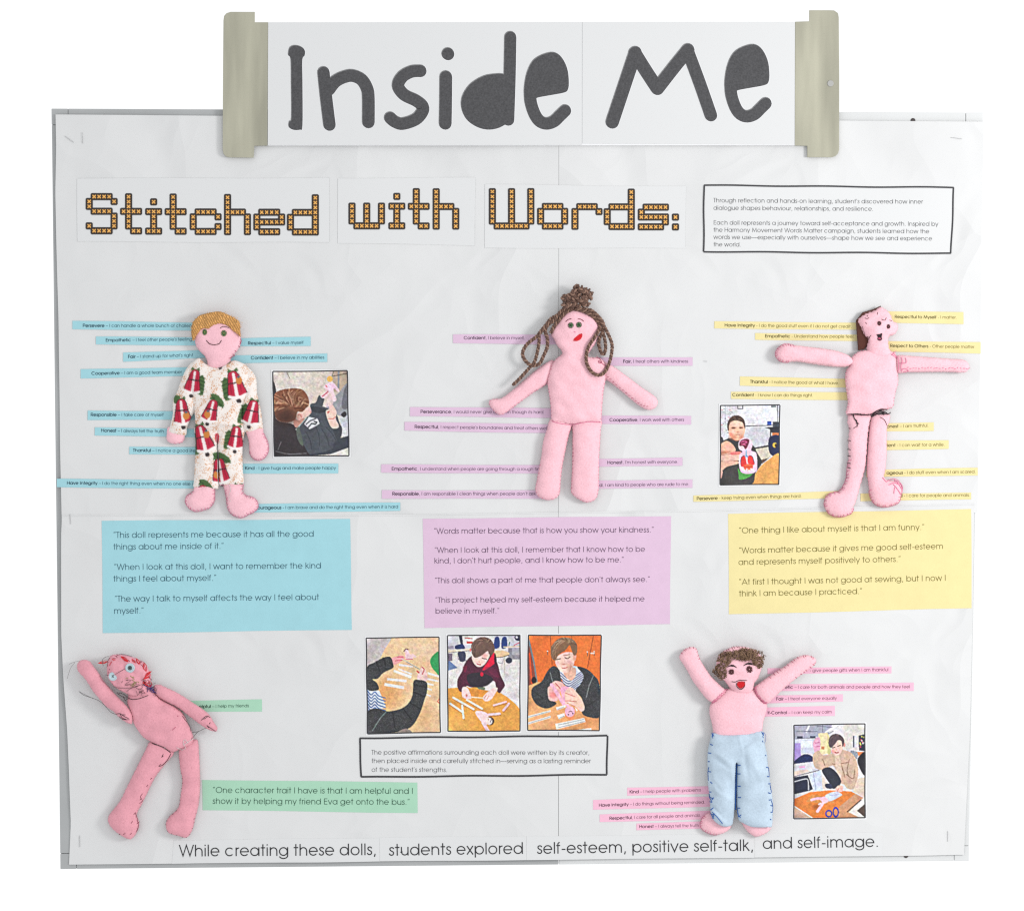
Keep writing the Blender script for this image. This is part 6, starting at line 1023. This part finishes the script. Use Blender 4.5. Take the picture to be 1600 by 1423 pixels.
a5 = soft(D5, 'arm', 'pinkfelt', zy([(76, 185), (108, 120), (160, 84), (218, 74), (258, 98), (277, 160), (302, 220), (352, 300), (410, 380), (470, 440), (532, 498), (565, 530), (505, 600), (440, 645), (390, 638), (340, 592), (280, 512), (220, 432), (160, 322), (108, 240)]), thick=.88, lift=6, seed=65, puck=(6, .25))
b5 = soft(D5, 'arm', 'pinkfelt', zy([(855, 495), (930, 432), (1000, 382), (1080, 330), (1160, 280), (1240, 220), (1320, 170), (1400, 158), (1470, 180), (1497, 215), (1476, 265), (1400, 322), (1300, 392), (1200, 472), (1110, 552), (1040, 622), (988, 665), (920, 625), (872, 565)]), thick=.85, lift=6, seed=66, puck=(6, .3))
stitches(a5, 'darkpink', .04, .22, 5, 2.4, .42, seed=3); stitches(b5, 'darkpink', .12, .62, 6.5, 3.2, .42, seed=5)
b = B(); rs = np.random.RandomState(8)
for path, sps in ((zy([(415, 650), (460, 615), (510, 560), (570, 505)]), [a5, t5]), (zy([(860, 490), (865, 540), (900, 590), (940, 640), (990, 660)]), [b5, t5])):
    q = crom(path, False, 5)
    for i in range(len(q)-1):
        x, y = q[i]; surf_line(b, sps, [(x+rs.uniform(-2.4, 0), y+rs.uniform(-2, 2)), (x+rs.uniform(-1, 1), y+rs.uniform(-1, 1)), (x+rs.uniform(1, 3.2), y+rs.uniform(-2.2, 2.2))], .55, .5)
b.build('shoulder_stitches', 'pinkthread', D5, parent=t5.o, smooth=True, kind='stuff')
for cx, cy, r_ in ((610, 326, 4.7), (797, 299, 5.6)):
    q = zy([(cx, cy)])[0]; satin_eye(h5, q[0], q[1], r_, r_, 'brownthread', None, n=22, r=.62)
for q in ([(560, 280), (600, 253), (638, 256), (668, 282), (635, 272), (600, 268)], [(728, 267), (770, 234), (815, 236), (850, 250), (800, 252), (765, 252)]): satin_fill(h5, zy(q), 'black', 'eyebrow', .1, .7, .42)
thread_part(h5, 'mouth', 'black', [zy([(612, 426), (650, 430), (690, 413), (775, 415)]), zy([(665, 440), (668, 480), (700, 508), (725, 500), (748, 470), (747, 425)])], .55, .5)
satin_fill(h5, zy([(672, 436), (690, 424), (742, 428), (746, 468), (720, 496), (702, 500), (675, 478)]), 'red', 'tongue', 1.5, .8, .5, .6)
hp = zy([(425, 330), (460, 265), (475, 165), (555, 122), (640, 108), (740, 88), (850, 98), (940, 140), (948, 200), (925, 285), (860, 262), (825, 215), (740, 205), (660, 192), (600, 225), (562, 270), (552, 340), (530, 405), (480, 385)])
hc = np.array(crom(hp, True, 4)); rs = np.random.RandomState(17); x0, y0 = hc.min(0); x1, y1 = hc.max(0); bl, bdk = B(), B(); n = 0
while n < 520:
    x, y = rs.uniform(x0, x1), rs.uniform(y0, y1)
    if not inpoly(hc, np.array([x]), np.array([y]))[0]: continue
    n += 1; bb = bl if rs.rand() < .62 else bdk; base = max(float(h5.z(x, y)), h5.mid)+rs.uniform(0.2, 3.6); a0 = rs.uniform(0, 6.28); r_ = rs.uniform(.9, 1.9); tl = rs.uniform(-1, 1); ax = rs.uniform(-1, 1, 2)
    bb.tube([(x+r_*math.cos(a0+t)+ax[0]*t*.35, y+r_*math.sin(a0+t)+ax[1]*t*.35, base+r_*tl*math.sin(t)+.3*t) for t in np.linspace(0, 5.5, 7)], rs.uniform(.42, .62), 4)
ho = bl.build('curly_hair', 'curl', D5, parent=h5.o, smooth=True, kind='stuff'); bdk.build('curly_hair', 'curld', D5, parent=h5.o, smooth=True, kind='stuff')
stitches(h5, 'wine', .95, 1.12, 4, 2.6, .4, seed=12)
pe = folds(fold(1134, 1186, .6, 4, 15, 1.6), fold(1120, 1176, .5, 5, 13, 1.6), fold(1128, 1192, .6, 3, 14, -1.6), fold(1160, 1165, -.5, 3, 14, -2.0), fold(1156, 1160, 1.35, 2.4, 20, 1.6), fold(1175, 1160, -.5, 4, 12, 1.4), fold(1163, 1190, 1.4, 4, 26, -2.0), fold(1108, 1200, 1.45, 3, 45, -1.4), fold(1200, 1240, 1.45, 3, 45, -1.2), fold(1145, 1215, 1.4, 4, 22, 1.2), fold(1128, 1240, .5, 3, 13, 1.3), fold(1180, 1200, 1.1, 4, 18, 1.2), fold(1185, 1262, -.2, 4, 12, 1.0), fold(1118, 1225, .9, 3, 16, -1.2), fold(1116, 1262, .75, 2.2, 12, -1.8), fold(1122, 1274, .75, 2.2, 14, 1.6), fold(1190, 1230, 1.5, 6, 30, 1.0), fold(1130, 1215, 1.2, 5, 22, 1.2))
p5 = soft(D5, 'trousers', 'denim', zp([(240, 112), (340, 122), (440, 125), (640, 112), (828, 88), (850, 200), (872, 330), (892, 480), (920, 700), (945, 880), (947, 1040), (937, 1192), (880, 1203), (820, 1206), (700, 1198), (605, 1158), (545, 1112), (530, 1000), (529, 800), (531, 600), (529, 470), (524, 455), (518, 470), (513, 600), (509, 800), (502, 1000), (490, 1110), (468, 1182), (380, 1196), (300, 1160), (238, 1090), (218, 980), (213, 850), (193, 700), (188, 500), (190, 330), (215, 200)]), thick=.62, lift=6.5, seed=67, wr=1.1, wl=30, puck=(9, .0), step=1.7, extra=pe, back=.55)
b = B(); rs = np.random.RandomState(4)
def hs(x, y, dx, dy, w=.72): surf_line(b, p5, zp([(x, y), (x+dx*.5, y+dy*.5+1), (x+dx, y+dy)]), w, .5)
for x, y, dx, dy in ((215, 232, 30, 12), (190, 335, 36, 2), (192, 436, 18, 0), (196, 550, 28, 4), (215, 668, 24, 20), (205, 790, 24, -2), (205, 850, 40, 12), (235, 880, 20, -30), (210, 905, 30, 0), (215, 1000, 40, -30), (225, 1052, 35, -6), (240, 1100, 20, -50), (222, 1040, 40, 60)): hs(x, y, dx, dy)
for x, y, dx, dy in ((865, 500, 28, 4), (875, 605, 32, 4), (890, 692, 30, 0), (885, 793, 36, 12), (895, 878, 36, -2), (915, 940, 26, 8), (918, 1022, 26, 0), (912, 1103, 14, 8), (855, 362, 12, 4)): hs(x, y, dx, dy)
for x, y in ((532, 478), (532, 578), (535, 722), (538, 852), (530, 975)): hs(x, y, 34, -4)
hs(540, 1080, 34, -28); hs(540, 1062, 30, 24); hs(530, 985, 14, 80)
for q in ([(895, 502), (905, 600)], [(912, 700), (930, 800)], [(925, 885), (945, 960), (942, 1030)], [(200, 500), (192, 560), (196, 660)], [(205, 810), (212, 860), (235, 900)], [(235, 1020), (270, 1050), (330, 1120), (360, 1160)], [(232, 110), (262, 140)], [(258, 108), (236, 150)], [(240, 100), (246, 165)], [(812, 95), (845, 118), (825, 100)], [(818, 110), (838, 130), (822, 140)], [(826, 150), (838, 160)], [(820, 188), (830, 210)]): surf_line(b, p5, zp(q), .62, .5)
b.build('blue_stitches', 'bluethread', D5, parent=p5.o, smooth=True, kind='stuff')
b = B(); b.tube([(*q, p5.mid+1.4) for q in crom(zp([(523, 470), (521, 600), (519, 720), (516, 850), (514, 1000)]), False, 5)], 1.15, 6); b.build('inner_seam', 'bluethread', D5, parent=p5.o, smooth=True)
b = B(); b.tube([(*q, p5.mid+2) for q in crom(zp([(838, 92), (862, 130), (862, 190), (848, 240), (852, 270)]), False, 5)], .3, 5); b.build('loose_thread', 'bluethread', D5, parent=p5.o, smooth=True)

for q in ([(236, 120), (256, 150), (238, 230), (222, 330), (222, 430), (224, 560), (238, 690), (236, 800), (240, 850), (214, 850), (196, 700), (189, 500), (191, 330), (214, 210)], [(852, 330), (878, 330), (893, 480), (921, 700), (946, 880), (948, 1040), (938, 1180), (920, 1180), (922, 1040), (915, 890), (892, 700), (866, 480)]):
    soft(D5, 'seam_allowance', 'denim', zp(q), thick=.35, mid=p5.mid+1.0, puck=(9, .6), seed=70, parent=p5.o, step=1.8, back=.3, wr=.2)

for i, sp in enumerate((hd, LF, RF, RH, la, ra, ll, rl, bd2, h3, a3, b3, l3, r3, t3, f5, g5, t5, h5, a5, b5)): lint(sp, 'pinkfelt', int(sp.per*2.2), i)
for i, sp in enumerate((l4, r4, t4, a4, b4, h4)): lint(sp, 'rosefelt', int(sp.per*2.2), 40+i)
